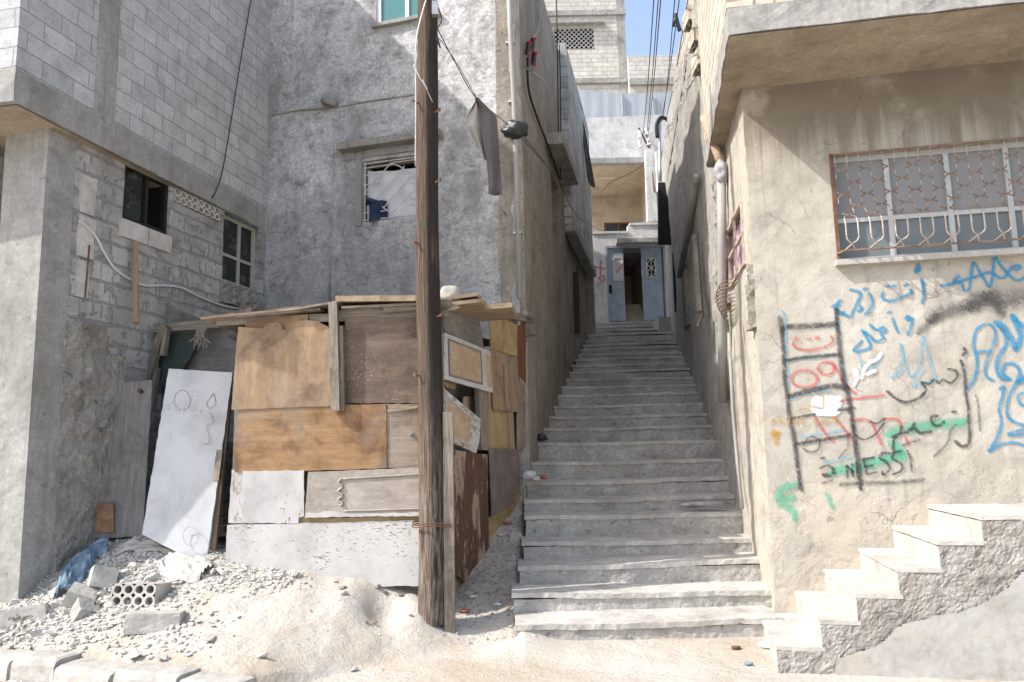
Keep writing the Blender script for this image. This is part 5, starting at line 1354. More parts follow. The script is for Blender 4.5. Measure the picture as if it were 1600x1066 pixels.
# roof boards: planks lying over the beams
def plank(x0, y0, x1, y1, off, depth, th, mat, drop=.0):
    a = SF.hit(x0, y0, off); b = SF.hit(x1, y1, off); back = -SF.n * depth + Vector((0, 0, drop)); n_ = (b - a).cross(back).normalized()
    mb = MB(); q = rag([a, b, b + back, a + back], .08, .01, int(x0))
    mb.prism(list(reversed([p + Vector((0, 0, th)) for p in q])) if n_.z < 0 else [p + Vector((0, 0, th)) for p in q], (0, 0, -th), lambda p: (p.dot(SF.d), p.dot(SF.n))); mb.build('roof_board', mat, SH)
plank(313, 499, 472, 483, .10, 1.0, .022, 'raw_timber', .0)
plank(360, 497, 500, 484, .08, 1.4, .02, 'old_timber', .02)
plank(463, 484, 530, 472, .12, .9, .018, 'ply_grey', .03)
plank(524, 471, 662, 470, .14, 1.1, .055, 'raw_timber', .06)
plank(533, 482, 664, 476, .10, 1.2, .022, 'old_timber', .05)
plank(655, 479, 700, 476, .10, 1.2, .05, 'old_timber', .05)
plank(665, 474, 746, 462, -.05, 1.0, .035, 'raw_timber', .04)
plank(668, 482, 752, 472, -.05, 1.0, .035, 'raw_timber', .04)
plank(700, 489, 800, 480, -.5, .8, .05, 'raw_timber', .02)
plank(420, 486, 560, 470, -.2, 1.4, .02, 'old_timber', .1)
# alley side patchwork
panel('board', SS, c6((180, 225), (250, 225), (330, 180), (440, 230), (476, 475), (238, 372)), .012, .012, 'board_slate', SH, False, .004, 21)
cd = panel('cupboard_door', SS, c6((160, 345), (205, 360), (520, 490), (533, 752), (205, 660), (160, 645)), .055, .03, 'paint_white', SH, False, .003, 22)
panel('door_inset', SS, c6((250, 412), (455, 490), (466, 697), (256, 640)), .058, .01, 'panel_tan', cd, False, .004, 23)
panel('door_inset', SS, c6((493, 508), (523, 522), (534, 722), (503, 715)), .058, .01, 'panel_tan', cd, True, .002, 24)
mb = MB()
for loop in (((250, 412), (455, 490), (466, 697), (256, 640), (250, 412)),): mb.tube([SS.hit(640 + x / 4.1, 430 + y / 4.1, .062) for x, y in loop], .010, 6)
mb.build('moulding', 'board_slate', cd)
cd2 = panel('cupboard_door', SS, [(683, 596), (689, 603), (751, 655), (749, 690), (744, 708), (700, 688), (683, 680)], .060, .028, 'paint_dirty', SH, False, .003, 25)
panel('door_inset', SS, [(697, 619), (737, 652), (732, 696), (694, 673)], .064, .01, 'panel_tan', cd2, False, .003, 26)
mb = MB(); mb.tube([SS.hit(*p, .067) for p in ((697, 619), (737, 652), (732, 696), (694, 673), (697, 619))], .008, 6); mb.build('moulding', 'paint_white', cd2)
panel('board', SS, [(690, 700), (697, 701), (761.5, 711), (763, 780), (764, 855), (754, 885), (745, 905), (735, 911), (724, 908), (714, 900), (701, 901), (690, 899)], .04, .014, 'board_brown', SH, True, .004, 27)
panel('board', SS, [(765, 700), (811, 703), (812, 750), (804, 787), (769, 809)], .035, .014, 'ply_purple', SH, True, .004, 28)
panel('board', SS, c6((508, 225), (690, 322), (690, 522), (522, 470)), .042, .014, 'ply_yellow', SH, True, .004, 29)
panel('board', SS, c6((524, 474), (690, 526), (706, 880), (540, 866)), .030, .014, 'ply_warm', SH, True, .004, 30)
panel('board', SS, c6((608, 575), (632, 582), (640, 868), (620, 868)), .048, .014, 'raw_timber', SH, True, .003, 31)
panel('board', SS, c6((500, 700), (660, 700), (660, 1120), (510, 1120)), .0, .012, 'ply_yellow', SH, True, .003, 32)
panel('board', SS, c6((630, 870), (665, 870), (675, 1115), (645, 1115)), .02, .02, 'raw_timber', SH, True, .003, 33)
panel('board', SS, c6((690, 640), (742, 690), (742, 1110), (690, 1120)), .015, .012, 'ply_grey', SH, True, .003, 34)
panel('board', SS, c6((688, 330), (745, 300), (745, 690), (690, 655)), .008, .012, 'brown_door', SH, True, .003, 35)
panel('post', SS, c6((440, 720), (500, 740), (516, 1120), (462, 1120)), .02, .05, 'old_timber', SH, True, .004, 36)
panel('board', SS, c6((345, 778), (425, 780), (425, 900), (345, 880)), -.12, .012, 'panel_tan', SH, True, .003, 37)
panel('board', SS, c6((210, 665), (300, 690), (290, 735), (235, 720)), -.05, .03, 'raw_timber', SH, False, .003, 38)
panel('board', SS, [(690, 860), (790, 790), (812, 760), (812, 830), (760, 910), (690, 985)], -.015, .012, 'ply_yellow', SH, False, .004, 40)
beam(SS.hit(690, 478, -.02), SS.hit(806, 504, -.02), .10, .05); beam(SS.hit(792, 492, .02), SS.hit(832, 500, .02), .09, .05)
for (x, y) in ((823, 492), (828, 520)): 
    mb = MB(); c = SS.hit(x, y, .03); mb.box(c, SS.d * .12, SS.n * .05, Zv * .035, uvdir=SS.d); mb.build('beam', 'old_timber', SH)
beam(SS.hit(824, 486, .02), SS.hit(824, 526, .02), .08, .05, sdir=SS.n)
# dark sheets added behind the boards so the gaps read as shade
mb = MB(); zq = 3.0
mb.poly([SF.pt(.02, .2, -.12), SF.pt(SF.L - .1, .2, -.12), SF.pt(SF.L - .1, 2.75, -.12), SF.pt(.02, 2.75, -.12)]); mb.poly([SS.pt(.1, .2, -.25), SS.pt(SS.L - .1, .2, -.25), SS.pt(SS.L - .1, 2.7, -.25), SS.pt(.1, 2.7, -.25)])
mb.build('gap_shade_sheet', 'board_slate', SH)
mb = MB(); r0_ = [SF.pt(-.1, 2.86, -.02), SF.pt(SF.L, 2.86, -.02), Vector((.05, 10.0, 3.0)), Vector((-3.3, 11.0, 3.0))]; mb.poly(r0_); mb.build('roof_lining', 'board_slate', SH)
# lean-to at the left: frame, green sheet, dark boards
LB = Plane((-4.15, 9.1), (-2.9, 8.75))
panel('board', LB, [(186, 480), (225, 462), (330, 505), (372, 517), (372, 690), (186, 690)], -.12, .015, 'board_slate', SH, False, .004, 41)
def lbeam(x0, y0, x1, y1, w, off, mat='old_timber'):
    a, b = LB.hit(x0, y0, off), LB.hit(x1, y1, off); dr = (b - a).normalized(); s_ = dr.cross(LB.n)
    mb = MB(); mb.box((a + b) / 2, (b - a) / 2, LB.n * -.03, s_ * -(w / 2), uvdir=dr); mb.build('beam', mat, SH)
lbeam(163, 519, 345, 506, .10, .04); lbeam(180, 514, 215, 512, .05, .07)
lbeam(257, 508, 229, 600, .085, .10); lbeam(262, 512, 255, 556, .05, .12); lbeam(246, 575, 238, 640, .045, .06); lbeam(169, 532, 166, 604, .13, .02)
lbeam(345, 500, 395, 487, .10, .05)
mb = MB(); n_ = 20
for j in range(n_ + 1):
    for i in range(n_ + 1):
        s_, r = i / n_, j / n_; xl, xr = 184 + 10 * r, 311 - 48 * r ** 1.6
        mb.v.append(LB.hit(xl + (xr - xl) * s_, 524 + 85 * r - 4 * s_, -.03 + .05 * math.sin(s_ * 8 + r * 2) * r))
for j in range(n_):
    for i in range(n_): k = j * (n_ + 1) + i; mb.idx([k, k + n_ + 1, k + n_ + 2, k + 1])
mb.build('green_sheet', 'green_sheet', SH, True)
mb = MB()
for k in range(16):
    a = LB.hit(316 + random.uniform(-8, 8), 512, .08); mb.tube([a, a + Vector((random.uniform(-.03, .03), -.03, -.1)), a + Vector((random.uniform(-.08, .08), -.03, -random.uniform(.15, .28)))], .008, 4, True, 3)
mb.build('frayed_rope', 'old_timber', SH)
mb = MB(); a = LB.hit(171, 572, .02); mb.tube([a, a + Vector((.10, -.12, .01))], .035, 10, False); mb.build('pipe_stub', 'galv', SH)
mb = MB(); a = LB.hit(166, 570, .10); mb.box(a, LB.d * .07, LB.n * .015, Zv * .08 + LB.d * -.02); mb.build('bracket_board', 'old_timber', SH)
# wooden slats stacked in the gap
for i, (x, y) in enumerate(((349, 800), (349, 815), (350, 828))):
    mb = MB(); a = aty(x, y, 8.6); mb.box(a, (.10, 0, .02), (0, .3, 0), (0, 0, .03), uvdir=(1, 0, 0)); mb.build('board', 'raw_timber', SH)

# leaning doors
def lean(px, Ys, th, mat, name, label, edge=None):
    C = [aty(*p, Y) for p, Y in zip(px, Ys)]
    o = quadboard(name, C, th, mat, None, 'v', .004, 5); return tag(o, label, 'door'), C
g1, C = lean([(155.6, 601), (238, 594), (223, 838), (134, 842)], (8.55, 8.5, 8.2, 8.25), .04, 'door_grey', 'old_door', 'weathered grey wooden door leaning beside the crumbling column')
mb = MB(); ux = (C[1] - C[0]).normalized(); vz = (C[0] - C[3]).normalized(); nn = ux.cross(vz).normalized(); c = aty(221, 612, 8.47)
mb.tube([c, c + nn * .05], .022, 8); mb.build('handle', 'rust', g1)
mb = MB(); q = [aty(150, 832, 8.24), aty(179, 832, 8.23), aty(177, 788, 8.25), aty(160, 785, 8.26), aty(150, 793, 8.26)]; mb.prism([p + nn * .006 for p in q], -nn * .01, lambda p: (p.z, p.x)); mb.build('plywood_patch', 'ply_orange', g1)
w1, C = lean([(263.5, 576), (363, 582), (322, 885), (222, 835)], (8.2, 8.17, 7.80, 7.83), .035, 'paint_door', 'old_door', 'white painted door leaning against the left end of the scrap shed')
TL, TR, BR, BL = C; ux = (TR - TL).normalized(); vz = (TL - BL).normalized(); nn = ux.cross(vz).normalized()
def onw(x, y):   # pixel onto the white door
    r = ray(x, y); t_ = nn.dot(TL - EYE) / nn.dot(r); return EYE + r * t_ + nn * .002
mb = MB(); c4 = lambda x, y: (130 + x / 3.5525, 450 + y / 3.5525)
mb.tube([onw(*c4(550 + 44 * math.cos(a / 20 * 6.283), 625 + 57 * math.sin(a / 20 * 6.283))) for a in range(21)], .003, 5)
mb.tube([onw(*c4(*p)) for p in ((722, 585), (685, 640), (700, 668), (735, 640), (722, 585))], .003, 5, True, 4)
mb.tube([onw(*c4(*p)) for p in ((705, 690), (720, 745), (685, 770), (700, 835), (690, 868), (655, 860))], .003, 5, True, 4)
mb.tube([onw(298 + 12 * math.cos(a / 20 * 6.283), 838 + 15 * math.sin(a / 20 * 6.283)) for a in range(21)], .003, 5)
mb.build('moulding', 'paint_dirty', w1)
# split side battens of the white door
for i, (x0, y0, x1, y1, w_, m_) in enumerate(((359, 606, 331, 868, .035, 'raw_timber'), (352, 640, 338, 752, .03, 'old_timber'))):
    a, b = aty(x0, y0, 8.22), aty(x1, y1, 7.9); dr = (b - a).normalized(); mb = MB(); mb.box((a + b) / 2, (b - a) / 2, ux * w_, nn * .02, uvdir=dr); mb.build('batten', m_, w1)
mb = MB(); a, b = LW.hit(211, 378, .07), LW.hit(213, 505, .22); mb.tube([a, b], .035, 8, uvlen=True); tag(mb.build('timber_stick', 'raw_timber', None), 'pale rough stick standing up against the block wall below the black window', 'stick')

# ------------------------------------------------------------------ cables
c2 = lambda x, y: (x / 3.332, 180 + y / 3.332)
def cable(pts, r, label, mat='black_wire', name='cable', sm=6, group=None):
    mb = MB(); mb.tube(pts, r, 6, True, sm); return tag(mb.build(name, mat, None, True), label, 'cable', group)
cable([LW.hit(*c2(*p), .03) for p in ((408, 552), (450, 578), (500, 635), (545, 720), (600, 800), (690, 862), (760, 888), (860, 888), (950, 902), (1050, 952), (1170, 995), (1260, 1006), (1318, 992))], .014, 'white cable looping across the lower block wall', 'white_cable')
cable([UW.hit(394, -10, .03), UW.hit(378, 83, .03), UW.hit(361, 190, .03), UW.hit(348, 265, .03), UW.hit(337, 300, .04), UW.hit(331, 310, .04)], .007, 'thin black wire hanging down the upper block wall')
cable([AW.hit(846, -20, .05), AW.hit(842, 40, .06), AW.hit(832, 62, .06)], .012, 'thin wire dropping to the switch gear on the brown wall', 'galv')
cable([AW.hit(824, 90, .05), AW.hit(826, 140, .05), AW.hit(838, 180, .05), AW.hit(855, 225, .05), AW.hit(866, 255, .05), AW.hit(874, 280, .05)], .018, 'thick black cable curving down the brown alley wall')
cable([AW.hit(869, -10, .08), AW.hit(871, 90, .08), AW.hit(873, 260, .06)], .012, 'black cable bundle running straight down the end of the brown wall')
cable([AW.hit(874, 70, .10), AW.hit(876, 150, .10), AW.hit(876, 280, .10)], .01, 'second thinner cable beside the black bundle on the brown wall')
cable([AW.hit(820, 215, .1), AW.hit(870, 280, .25), AW.hit(905, 340, .3), DW.hit(945, 362, .05)], .0045, 'slack thin wire crossing from the brown wall to the end house')
SG = thing('switch_gear', 'cluster of black fuse holders with red caps on the brown alley wall', 'fuse box', AW.hit(828, 90, 0))
for (x, y) in ((824, 76), (831, 70), (833, 92)):
    mb = MB(); c = AW.hit(x, y, .06); mb.tube([c + Vector((0, 0, -.09)), c + Vector((.02, 0, .09))], .04, 8); mb.build('fuse_holder', 'black_plastic', SG)
    mb = MB(); mb.tube([c + Vector((.03, -.02, .05)), c + Vector((.05, -.03, .09))], .025, 6); mb.tube([c + Vector((.0, -.03, -.09)), c + Vector((.01, -.03, -.13))], .018, 6); mb.build('red_cap', 'red_plastic', SG)
mb = MB(); mb.tube([AW.hit(818, 104, .03), AW.hit(832, 112, .2), AW.hit(846, 124, .22)], .014, 6); mb.build('bracket', 'galv', SG)
def ins_end(x, y): return aty(x, y, 21.05)
ohw = [((1023, -20), (1005, 210), 9.5), ((1030, -20), (1010, 212), 9.8), ((1034, -20), (1013, 206), 9.2), ((1056, -20), (1036, 186), 10.0), ((1064, -20), (1033, 190), 9.6), ((1078, -20), (1040, 190), 10.4)]
for i, (a, b, Y) in enumerate(ohw):
    A_, B_ = aty(*a, Y), aty(*b, 20.7); M_ = (A_ + B_) / 2 + Vector((0, 0, -.12))
    cable([A_, M_, B_], .0075, 'black overhead line running up the alley to the balcony insulators', 'black_wire', 'overhead_line', 8, 'overhead lines above the alley')
a = aty(1055, 22, 12.6); mb = MB(); mb.tube([a, a + Vector((.02, 0, -.12)), a + Vector((.07, .02, -.30))], .035, 6, True, 4); mb.tube([a, a + Vector((-.03, .02, -.22))], .018, 6)
tag(mb.build('line_connector', 'black_plastic', None, True), 'black taped connector hanging on the overhead lines', 'connector')
IB = thing('insulator_bracket', 'small rack of porcelain insulators and tangled wires on the balcony front', 'insulator', aty(1003, 225, 21.05))
for (x, y) in ((1000, 210), (1011, 206), (1014, 222), (1000, 226)):
    mb = MB(); c = aty(x, y, 21.0); mb.tube([c + Vector((0, 0, -.09)), c + Vector((0, 0, 0)), c + Vector((0, 0, .09))], [.07, .045, .07], 8); mb.build('insulator', 'upvc', IB)
mb = MB(); mb.tube([aty(998, 200, 21.05), aty(1018, 240, 21.05)], .025, 6); mb.tube([aty(1006, 205, 21.05), aty(1015, 228, 20.95), aty(1022, 300, 20.9)], .02, 6, True, 4); mb.build('bracket', 'rust', IB)
GP = thing('service_mast', 'curved galvanised service mast with cables beside the balcony', 'mast', aty(1032, 275, 20.6))
mb = MB(); mb.tube([aty(1031, 282, 20.5), aty(1031, 200, 20.5), aty(1033, 188, 20.5), aty(1040, 185, 20.5), aty(1043, 190, 20.5)], .04, 8, True, 4); mb.build('mast_tube', 'galv', GP, True)
mb = MB(); mb.tube([aty(1027, 215, 20.45), aty(1026, 195, 20.45), aty(1033, 183, 20.45), aty(1042, 187, 20.45)], .05, 6, True, 4); mb.build('mast_cable', 'black_wire', GP, True)
cable([aty(1014, 250, 21.1), aty(990, 268, 21.6), aty(955, 285, 22.5), aty(940, 300, 23.2)], .007, 'thin wire sagging under the balcony ceiling')
cable([aty(1047, 415, 19.9), aty(1046, 450, 19.9), aty(1048, 505, 19.9)], .045, 'pale vertical conduit right of the blue door', 'pvc', 'conduit')

# ------------------------------------------------------------------ kerb stones
kx = [(-70, 1005), (62, 1019), (128, 1023), (219, 1036), (314, 1043), (400, 1053)]
kp = [atz(x, y, .15) for x, y in kx]
KL = ['kerb stone at the left frame edge below the dry weed', 'cracked kerb stone below the blue cloth', 'kerb stone below the hollow block', 'kerb stone below the half buried block', 'last kerb stone before the dust swallows the kerb']
for i, (p, q) in enumerate(zip(kp, kp[1:])):
    d_ = (q - p); L = d_.length; d_.normalize(); n_ = Vector((d_.y, -d_.x, 0)); mb = MB()
    if n_.y > 0: n_ = -n_
    nu, nv = 12, 8; w_ = .16 + .0
    prof = [(0, -.2), (0, .15), (.10, .152), (.20, .148), (.235, .13), (.25, .10), (.262, -.0), (.262, -.2)]
    for k in range(nu + 1):
        for (o_, z) in prof:
            t_ = .006 + (L - .012) * k / nu
            if k in (0, nu): z = min(z, .143)
            pp = Vector((p.x, p.y, 0)) + d_ * t_ + n_ * o_ + Vector((0, 0, z + (.02 * math.sin(i * 2.2)) - (.03 if i > 3 else 0)))
            mb.v.append(pp + Vector((disp(pp, .008, 5), disp(pp + Vector((2, 2, 2)), .008, 5), disp(pp + Vector((5, 2, 2)), .008, 5))))
    m_ = len(prof)
    for k in range(nu):
        for j in range(m_ - 1): a_ = k * m_ + j; mb.idx([a_, a_ + 1, a_ + m_ + 1, a_ + m_])
    mb.idx(range(m_)); mb.idx(reversed(range(nu * m_, (nu + 1) * m_)))
    tag(mb.build('kerb_stone', 'kerb', None), 'pale ' + KL[i], 'kerb stone', 'kerb stones along the street')

# ------------------------------------------------------------------ rubble
def ground_hit(x, y):
    r = ray(x, y); lo = 4.5
    t_ = 4.5
    while t_ < 10.5:
        p = EYE + r * t_
        if p.z <= gz(p.x, p.y): break
        t_ += .02
    return Vector((p.x, p.y, gz(p.x, p.y)))
def rock_mesh(seed, n=16, flat=.6):
    rnd = random.Random(seed); bm = bmesh.new()
    for _ in range(n):
        v = Vector((rnd.gauss(0, 1), rnd.gauss(0, 1), rnd.gauss(0, 1))).normalized() * rnd.uniform(.75, 1.0)
        bm.verts.new((v.x, v.y * rnd.uniform(.6, .8), v.z * flat))
    r = bmesh.ops.convex_hull(bm, input=bm.verts)
    bmesh.ops.delete(bm, geom=[v for v in bm.verts if not v.link_faces], context='VERTS')
    me = bpy.data.meshes.new('stone'); bm.to_mesh(me); bm.free(); me.uv_layers.new(name='UVMap'); me.materials.append(MT['rubble']); return me
rocks = [rock_mesh(s_, 12 + s_ % 8, .6 + .05 * (s_ % 6)) for s_ in range(14)]
def mound_density(x, y):     # where the heap of broken stone lies
    h = math.exp(-(((x + 3.45) / .62) ** 2 + ((y - 7.8) / .5) ** 2)) + .75 * math.exp(-(((x + 2.4) / .38) ** 2 + ((y - 7.45) / .2) ** 2)) + .42 * math.exp(-(((x + 3.7) / .75) ** 2 + ((y - 6.9) / .3) ** 2)) + .8 * math.exp(-(((x + 4.2) / .35) ** 2 + ((y - 7.4) / .5) ** 2)) + .16 * math.exp(-(((x + 2.8) / .6) ** 2 + ((y - 6.5) / .4) ** 2))
    return h
rnd = random.Random(11); cnt = 0; tries = 0
RL = 'pale broken stone lying on the rubble heap in front of the leaning doors'
while cnt < 190 and tries < 20000:
    tries += 1
    x, y = rnd.uniform(-4.9, -1.4), rnd.uniform(6.2, 8.4)
    if y > 8.0 and x < -4.35 or (x > -2.8 and y > 7.6): continue
    if rnd.random() > mound_density(x, y) - .12 or x < -.60 * y - .0 and y > 7.5: continue
    if y < kerb_y(x) + .05: continue
    s_ = .025 + .06 * rnd.random() ** 3.0
    o = bpy.data.objects.new('rubble_stone', rnd.choice(rocks)); COL.objects.link(o)
    o.location = (x, y, gz(x, y) + s_ * .15); o.rotation_euler = (rnd.uniform(-.5, .5), rnd.uniform(-.5, .5), rnd.uniform(0, 6.28)); o.scale = (s_ * rnd.uniform(.8, 1.4), s_, s_)
    tag(o, RL, 'stone', 'stones of the rubble heap'); cnt += 1
# gravel too small to count
def gravel(name, n, region, smin, smax, mat, dens=None, seed=3):
    rnd = random.Random(seed); V = []; Fc = []; base = []
    for me in rocks[:8]:
        base.append((np.array([v.co[:] for v in me.vertices]), [list(p.vertices) for p in me.polygons]))
    k = 0; tr_ = 0; off = 0
    while k < n and tr_ < n * 60:
        tr_ += 1; x, y = rnd.uniform(*region[0]), rnd.uniform(*region[1])
        if dens and rnd.random() > dens(x, y): continue
        if x < -.607 * y - .05 and y > 7.5: continue
        s_ = smin + (smax - smin) * rnd.random() ** 3; vv, ff = rnd.choice(base); a = rnd.uniform(0, 6.28); ca, sa = math.cos(a), math.sin(a)
        sc = s_ * np.array([rnd.uniform(.8, 1.5), 1, rnd.uniform(.6, 1.1)]); q = vv * sc
        q = np.stack([q[:, 0] * ca - q[:, 1] * sa + x, q[:, 0] * sa + q[:, 1] * ca + y, q[:, 2] + gz(x, y) + s_ * .2], 1)
        V.append(q); Fc += [[i + off for i in f_] for f_ in ff]; off += len(vv); k += 1
    me = bpy.data.meshes.new(name); me.from_pydata(np.concatenate(V).tolist(), [], Fc); me.uv_layers.new(name='UVMap'); me.materials.append(MT[mat]); me.update()
    o = bpy.data.objects.new(name, me); COL.objects.link(o); return o
def dn1(x, y): return min(1, mound_density(x, y) * 1.25 - .06) if y > kerb_y(x) + .03 else (.10 if y < kerb_y(x) - .3 else 0)
tag(gravel('gravel', 13000, ((-5, -1.2), (5.4, 8.5)), .005, .036, 'rubble', dn1), 'pale gravel and stone chips over the rubble heap', 'gravel', None, 'stuff')
def dn2(x, y):
    if x > .0 and y > 6.95: return 0
    if y < kerb_y(x) + .05 and x < -1.9: return 0
    if abs(x - pb.x) < .25 and abs(y - pb.y) < .2: return 0
    return .07 + .8 * sstep(-.8, -.5, x) * sstep(7.2, 7.8, y)
tag(gravel('loose_grit', 1500, ((-2.6, 2.0), (5.3, 10.0)), .004, .016, 'rubble', dn2, 5), 'scattered grit on the dusty ground before the stairs', 'grit', None, 'stuff')

def dn3(x, y):
    if gz(x, y) < -.05 or x > .04 + (y - 7) * .06: return 0
    lim = -.785 + (y - 7.6) * .361
    return 0 if x < max(lim + .06, -.72) else .25 + .75 * sstep(7.5, 8.3, y)
tag(gravel('gully_debris', 2200, ((-.75, .35), (7.2, 10.4)), .004, .026, 'stone_step', dn3, 8), 'grey chips and dirt in the gully between the shed and the stairs', 'debris', None, 'stuff')
def cblock(px, size, rot, name, label, holes=None, Zo=0.0, mat='kerb'):
    c = ground_hit(*px); w_, d_, h_ = size; m_ = Matrix.Rotation(rot[2], 3, 'Z') @ Matrix.Rotation(rot[1], 3, 'Y') @ Matrix.Rotation(rot[0], 3, 'X')
    X, Y, Z = m_ @ Vector((w_, 0, 0)), m_ @ Vector((0, d_, 0)), m_ @ Vector((0, 0, h_)); o_ = c + Vector((0, 0, Zo)) - X / 2 - Y * .2
    mb = MB()
    if holes: holed_block(mb, o_, X, Y, Z, *holes)
    else:
        n_ = 7; idx = {}
        def vid(a, b, d):
            if (a, b, d) not in idx:
                p = o_ + X * (a / n_) + Y * (b / n_) + Z * (d / n_); cc = o_ + X / 2 + Y / 2 + Z / 2
                edge_ = sum(1 for q in (a, b, d) if q in (0, n_)); p = p + (cc - p) * (.03 * (edge_ - 1)) * (.6 + .8 * noise.noise(p * 9)); idx[(a, b, d)] = len(mb.v)
                mb.v.append(p + Vector((disp(p, .005, 8), disp(p + Vector((1, 5, 1)), .005, 8), disp(p + Vector((5, 1, 1)), .005, 8))))
            return idx[(a, b, d)]
        for a in range(n_):
            for b in range(n_):
                for q in (0, n_):
                    f1 = [vid(a, b, q), vid(a + 1, b, q), vid(a + 1, b + 1, q), vid(a, b + 1, q)]; mb.idx(f1 if q else f1[::-1])
                    f2 = [vid(a, q, b), vid(a + 1, q, b), vid(a + 1, q, b + 1), vid(a, q, b + 1)]; mb.idx(f2[::-1] if q else f2)
                    f3 = [vid(q, a, b), vid(q, a + 1, b), vid(q, a + 1, b + 1), vid(q, a, b + 1)]; mb.idx(f3 if q else f3[::-1])
    return tag(mb.build(name, mat, None), label, 'block')
cblock((212, 944), (.40, .26, .19), (-.10, .0, -.12), 'hollow_block', 'pale hollow concrete block with rows of round holes facing the street', (4, 2), -.02)
cblock((158, 920), (.22, .30, .19), (-.25, .22, .55), 'concrete_block', 'solid concrete block tipped on its corner beside the blue cloth', None, -.0)
cblock((238, 985), (.42, .24, .16), (-.08, .04, .18), 'concrete_block', 'half buried concrete block in front of the hollow block', None, -.03)
cblock((24, 975), (.50, .26, .15), (-.2, -.12, .25), 'concrete_block', 'broken slab of concrete at the left edge above the kerb', None, -.03)
cblock((118, 945), (.24, .2, .16), (.3, .4, .3), 'concrete_block', 'grey block half hidden under the blue cloth', None, -.04)
cblock((130, 965), (.20, .18, .16), (.5, .3, .8), 'concrete_block', 'small grey block beside the green weed', None, -.06, 'concrete')
def big_rock(px, s_, label, seed, fl=1.2):
    c = ground_hit(*px); o = bpy.data.objects.new('boulder', rock_mesh(seed, 14, fl)); COL.objects.link(o); o.location = c + Vector((0, 0, s_ * .3)); o.scale = (s_, s_, s_); o.rotation_euler = (.3, .2, seed); tag(o, label, 'rock')
big_rock((110, 838), .12, 'large pale rock at the foot of the crumbling pier', 41, 1.3)
big_rock((135, 832), .07, 'round grey rock beside the large pale rock', 42, .8)
big_rock((210, 1030), .08, 'white stone lying on the kerb', 43, .5)
big_rock((250, 1033), .08, 'flat white stone on the kerb right of the first', 44, .45)
big_rock((326, 1003), .08, 'flat pale stone on the dust above the kerb', 45, .5)
big_rock((15, 1027), .05, 'small stone at the left end of the kerb', 46, .6)
big_rock((410, 1030), .06, 'single white stone on the dusty ground below the hole', 47, .5)
big_rock((553, 1050), .05, 'flat tan stone by the bottom edge', 48, .4)
rnd = random.Random(21)
for i in range(14):
    a_, q_ = rnd.uniform(0, 6.28), rnd.uniform(.24, .45); x_, y_ = HOLE.x - .12 + q_ * math.cos(a_), HOLE.y + .05 + q_ * .8 * math.sin(a_); s_ = rnd.uniform(.012, .045)
    o = bpy.data.objects.new('clod', rocks[i % 14].copy()); o.data.materials[0] = MT['earth']; COL.objects.link(o); o.location = (x_, y_, gz(x_, y_) + s_ * .2); o.scale = (s_ * 1.2, s_, s_ * .8); o.rotation_euler = (rnd.uniform(-.5, .5), .2, a_)
    tag(o, 'small clod of pale earth on the rim of the dug hole', 'clod', 'clods round the hole')
# cloths on the heap
def ground_cloth(pts, mat, name, label, wfold=.03, seed=1, rise=.05):
    """strip of crumpled cloth: pts = (px,py,halfwidth_m)"""
    mb = MB(); C = [ground_hit(x, y) for x, y, w_ in pts]; Cs = spline(C, 8); n_ = 18; R_ = []
    for i, c in enumerate(Cs):
        t_ = i / (len(Cs) - 1) * (len(pts) - 1); a = int(min(t_, len(pts) - 2)); hw = pts[a][2] + (pts[a + 1][2] - pts[a][2]) * (t_ - a)
        tg = (Cs[min(i + 1, len(Cs) - 1)] - Cs[max(i - 1, 0)]); tg.z = 0; tg.normalize(); sd_ = Vector((-tg.y, tg.x, 0))
        for k in range(n_ + 1):
            s_ = k / n_ * 2 - 1; e_ = 1 + .25 * noise.noise(Vector((i * .35, s_, seed * 5)))
            p = c + sd_ * (s_ * hw * e_); z = gz(p.x, p.y) + rise * (1 - s_ * s_) ** .5 + wfold * (noise.noise(Vector((s_ * 4.5 + .4 * math.sin(i * .4), i * .10, seed))) + .6 * abs(noise.noise(Vector((s_ * 11, i * .3, seed + 3))))) + .012
            mb.v.append(Vector((p.x, p.y, z)))
    for i in range(len(Cs) - 1):
        for k in range(n_): a = i * (n_ + 1) + k; mb.idx([a, a + 1, a + n_ + 2, a + n_ + 1])
    return tag(mb.build(name, mat, None, True), label, 'cloth')
ground_cloth([(168, 862, .05), (145, 872, .09), (122, 890, .13), (110, 915, .13), (95, 940, .06)], 'denim', 'blue_cloth', 'torn faded blue cloth draped over the rubble beside the blocks', .07, 1, .08)
ground_cloth([(182, 868, .05), (210, 862, .08), (245, 862, .07), (275, 866, .06)], 'plastic_sack', 'white_sack', 'dusty white sack lying along the top of the rubble heap', .05, 2, .05)
ground_cloth([(262, 880, .10), (285, 890, .18), (305, 895, .16), (322, 902, .08)], 'plastic_sack', 'white_sack', 'crumpled white sack at the foot of the white door', .05, 3, .06)
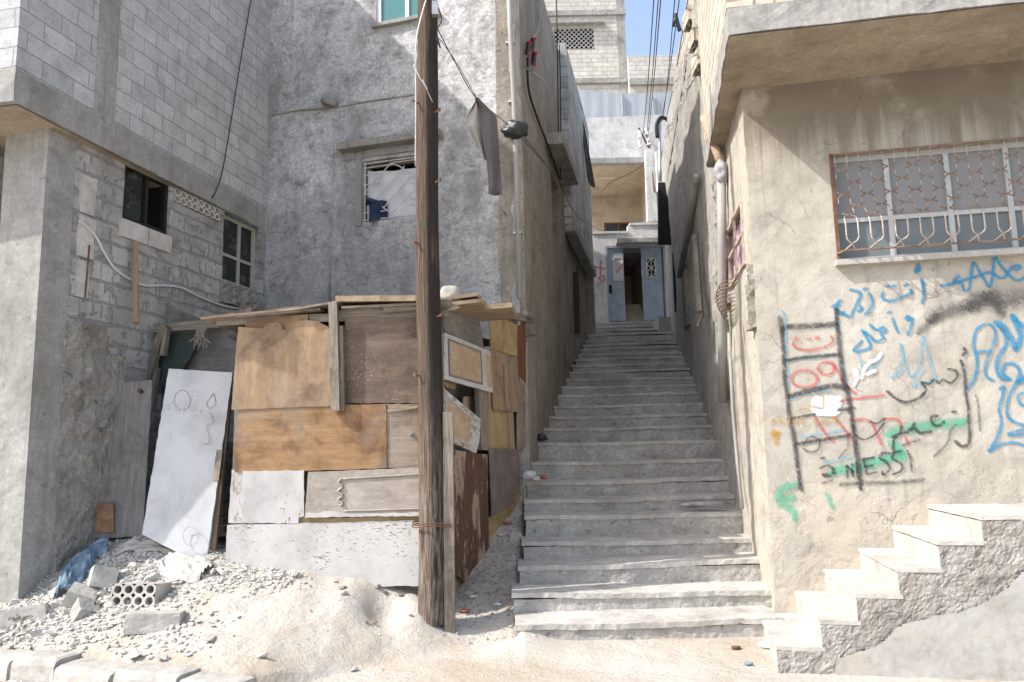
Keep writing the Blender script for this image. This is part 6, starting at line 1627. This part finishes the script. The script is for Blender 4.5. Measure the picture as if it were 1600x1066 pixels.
# weeds
def weed(px, n_, h_, mat, label, seed):
    c = ground_hit(*px); rnd = random.Random(seed); mb = MB()
    for _ in range(n_):
        a = rnd.uniform(0, 6.28); b = Vector((c.x + rnd.uniform(-.08, .08), c.y + rnd.uniform(-.04, .04), c.z - .01)); l = h_ * rnd.uniform(.4, 1); d_ = Vector((math.cos(a) * .6, math.sin(a) * .4, 1)).normalized()
        s_ = Vector((math.sin(a), -math.cos(a), 0)) * rnd.uniform(.004, .009); m_ = b + d_ * l * .6; t_ = b + d_ * l + Vector((math.cos(a) * l * .4, 0, -.1 * l))
        mb.poly([b - s_, b + s_, m_ + s_ * .8, m_ - s_ * .8]); mb.poly([m_ - s_ * .8, m_ + s_ * .8, t_])
    tag(mb.build('weed', mat, None), label, 'plant')
weed((22, 975), 90, .13, 'dry_grass', 'dry brown weed tuft below the broken slab at the left edge', 1)
weed((143, 955), 60, .12, 'green_weed', 'small green weed between the concrete blocks', 2)
weed((826, 975), 50, .07, 'dry_grass', 'dry weed tuft at the left end of the lowest step', 3)
# litter on the stairs and in the gully
rnd = random.Random(9)
def litter(px, Y, s_, mat, label, seed, name='litter'):
    c = aty(*px, Y); crumple(c, s_, s_ * .8, s_ * .55, seed, mat, name, label, 'litter', 2, .5, 2.2)
litter((829, 690), 11.0, .06, 'litter_white', 'crumpled white cup on the stair edge by the shed corner', 1)
litter((845, 684), 11.2, .10, 'black_plastic', 'black plastic scrap on the stair edge', 2)
litter((826, 742), 9.9, .10, 'litter_white', 'white paper scraps heaped at the left end of a step', 3)
litter((838, 748), 9.7, .06, 'rubble', 'grey stone fragment among the paper scraps', 5)
litter((850, 745), 9.6, .05, 'litter_red', 'red wrapper on the stair beside the paper scraps', 6)
for (x, y), m_, l_, s_ in (((738, 936), 'litter_white', 'small white scrap in the gully below the brown board', .03), ((727, 958), 'litter_red', 'reddish wrapper at the foot of the pole', .035), ((778, 948), 'litter_white', 'pale scrap left of the second step', .03), ((793, 820), 'litter_red', 'red brick fragment in the gully beside the stairs', .035), ((782, 840), 'rubble', 'grey stick shaped chip in the gully', .03), ((1150, 1016), 'rust', 'brown leaf at the foot of the lowest step', .03), ((1170, 1040), 'denim', 'tiny blue wrapper in front of the side staircase', .025), ((1200, 1012), 'litter_white', 'white plastic scrap between the two staircases', .06)):
    c = ground_hit(x, y) + Vector((0, 0, .015)); crumple(c, s_ * 1.4, s_, s_ * .5, hash((x, y)) % 17, m_, 'litter', l_, 'litter', 2, .5, 2.2)
crumple(aty(1100, 788, SD[4] + .3) , .30, .10, .035, 4, 'grey_plastic', 'plastic_sheet', 'crumpled clear plastic sheet lying on the right of the fifth step', 'plastic sheet', 3, .4, 2.4)

for o in bpy.data.objects:
    if '_org' in o: del o['_org']
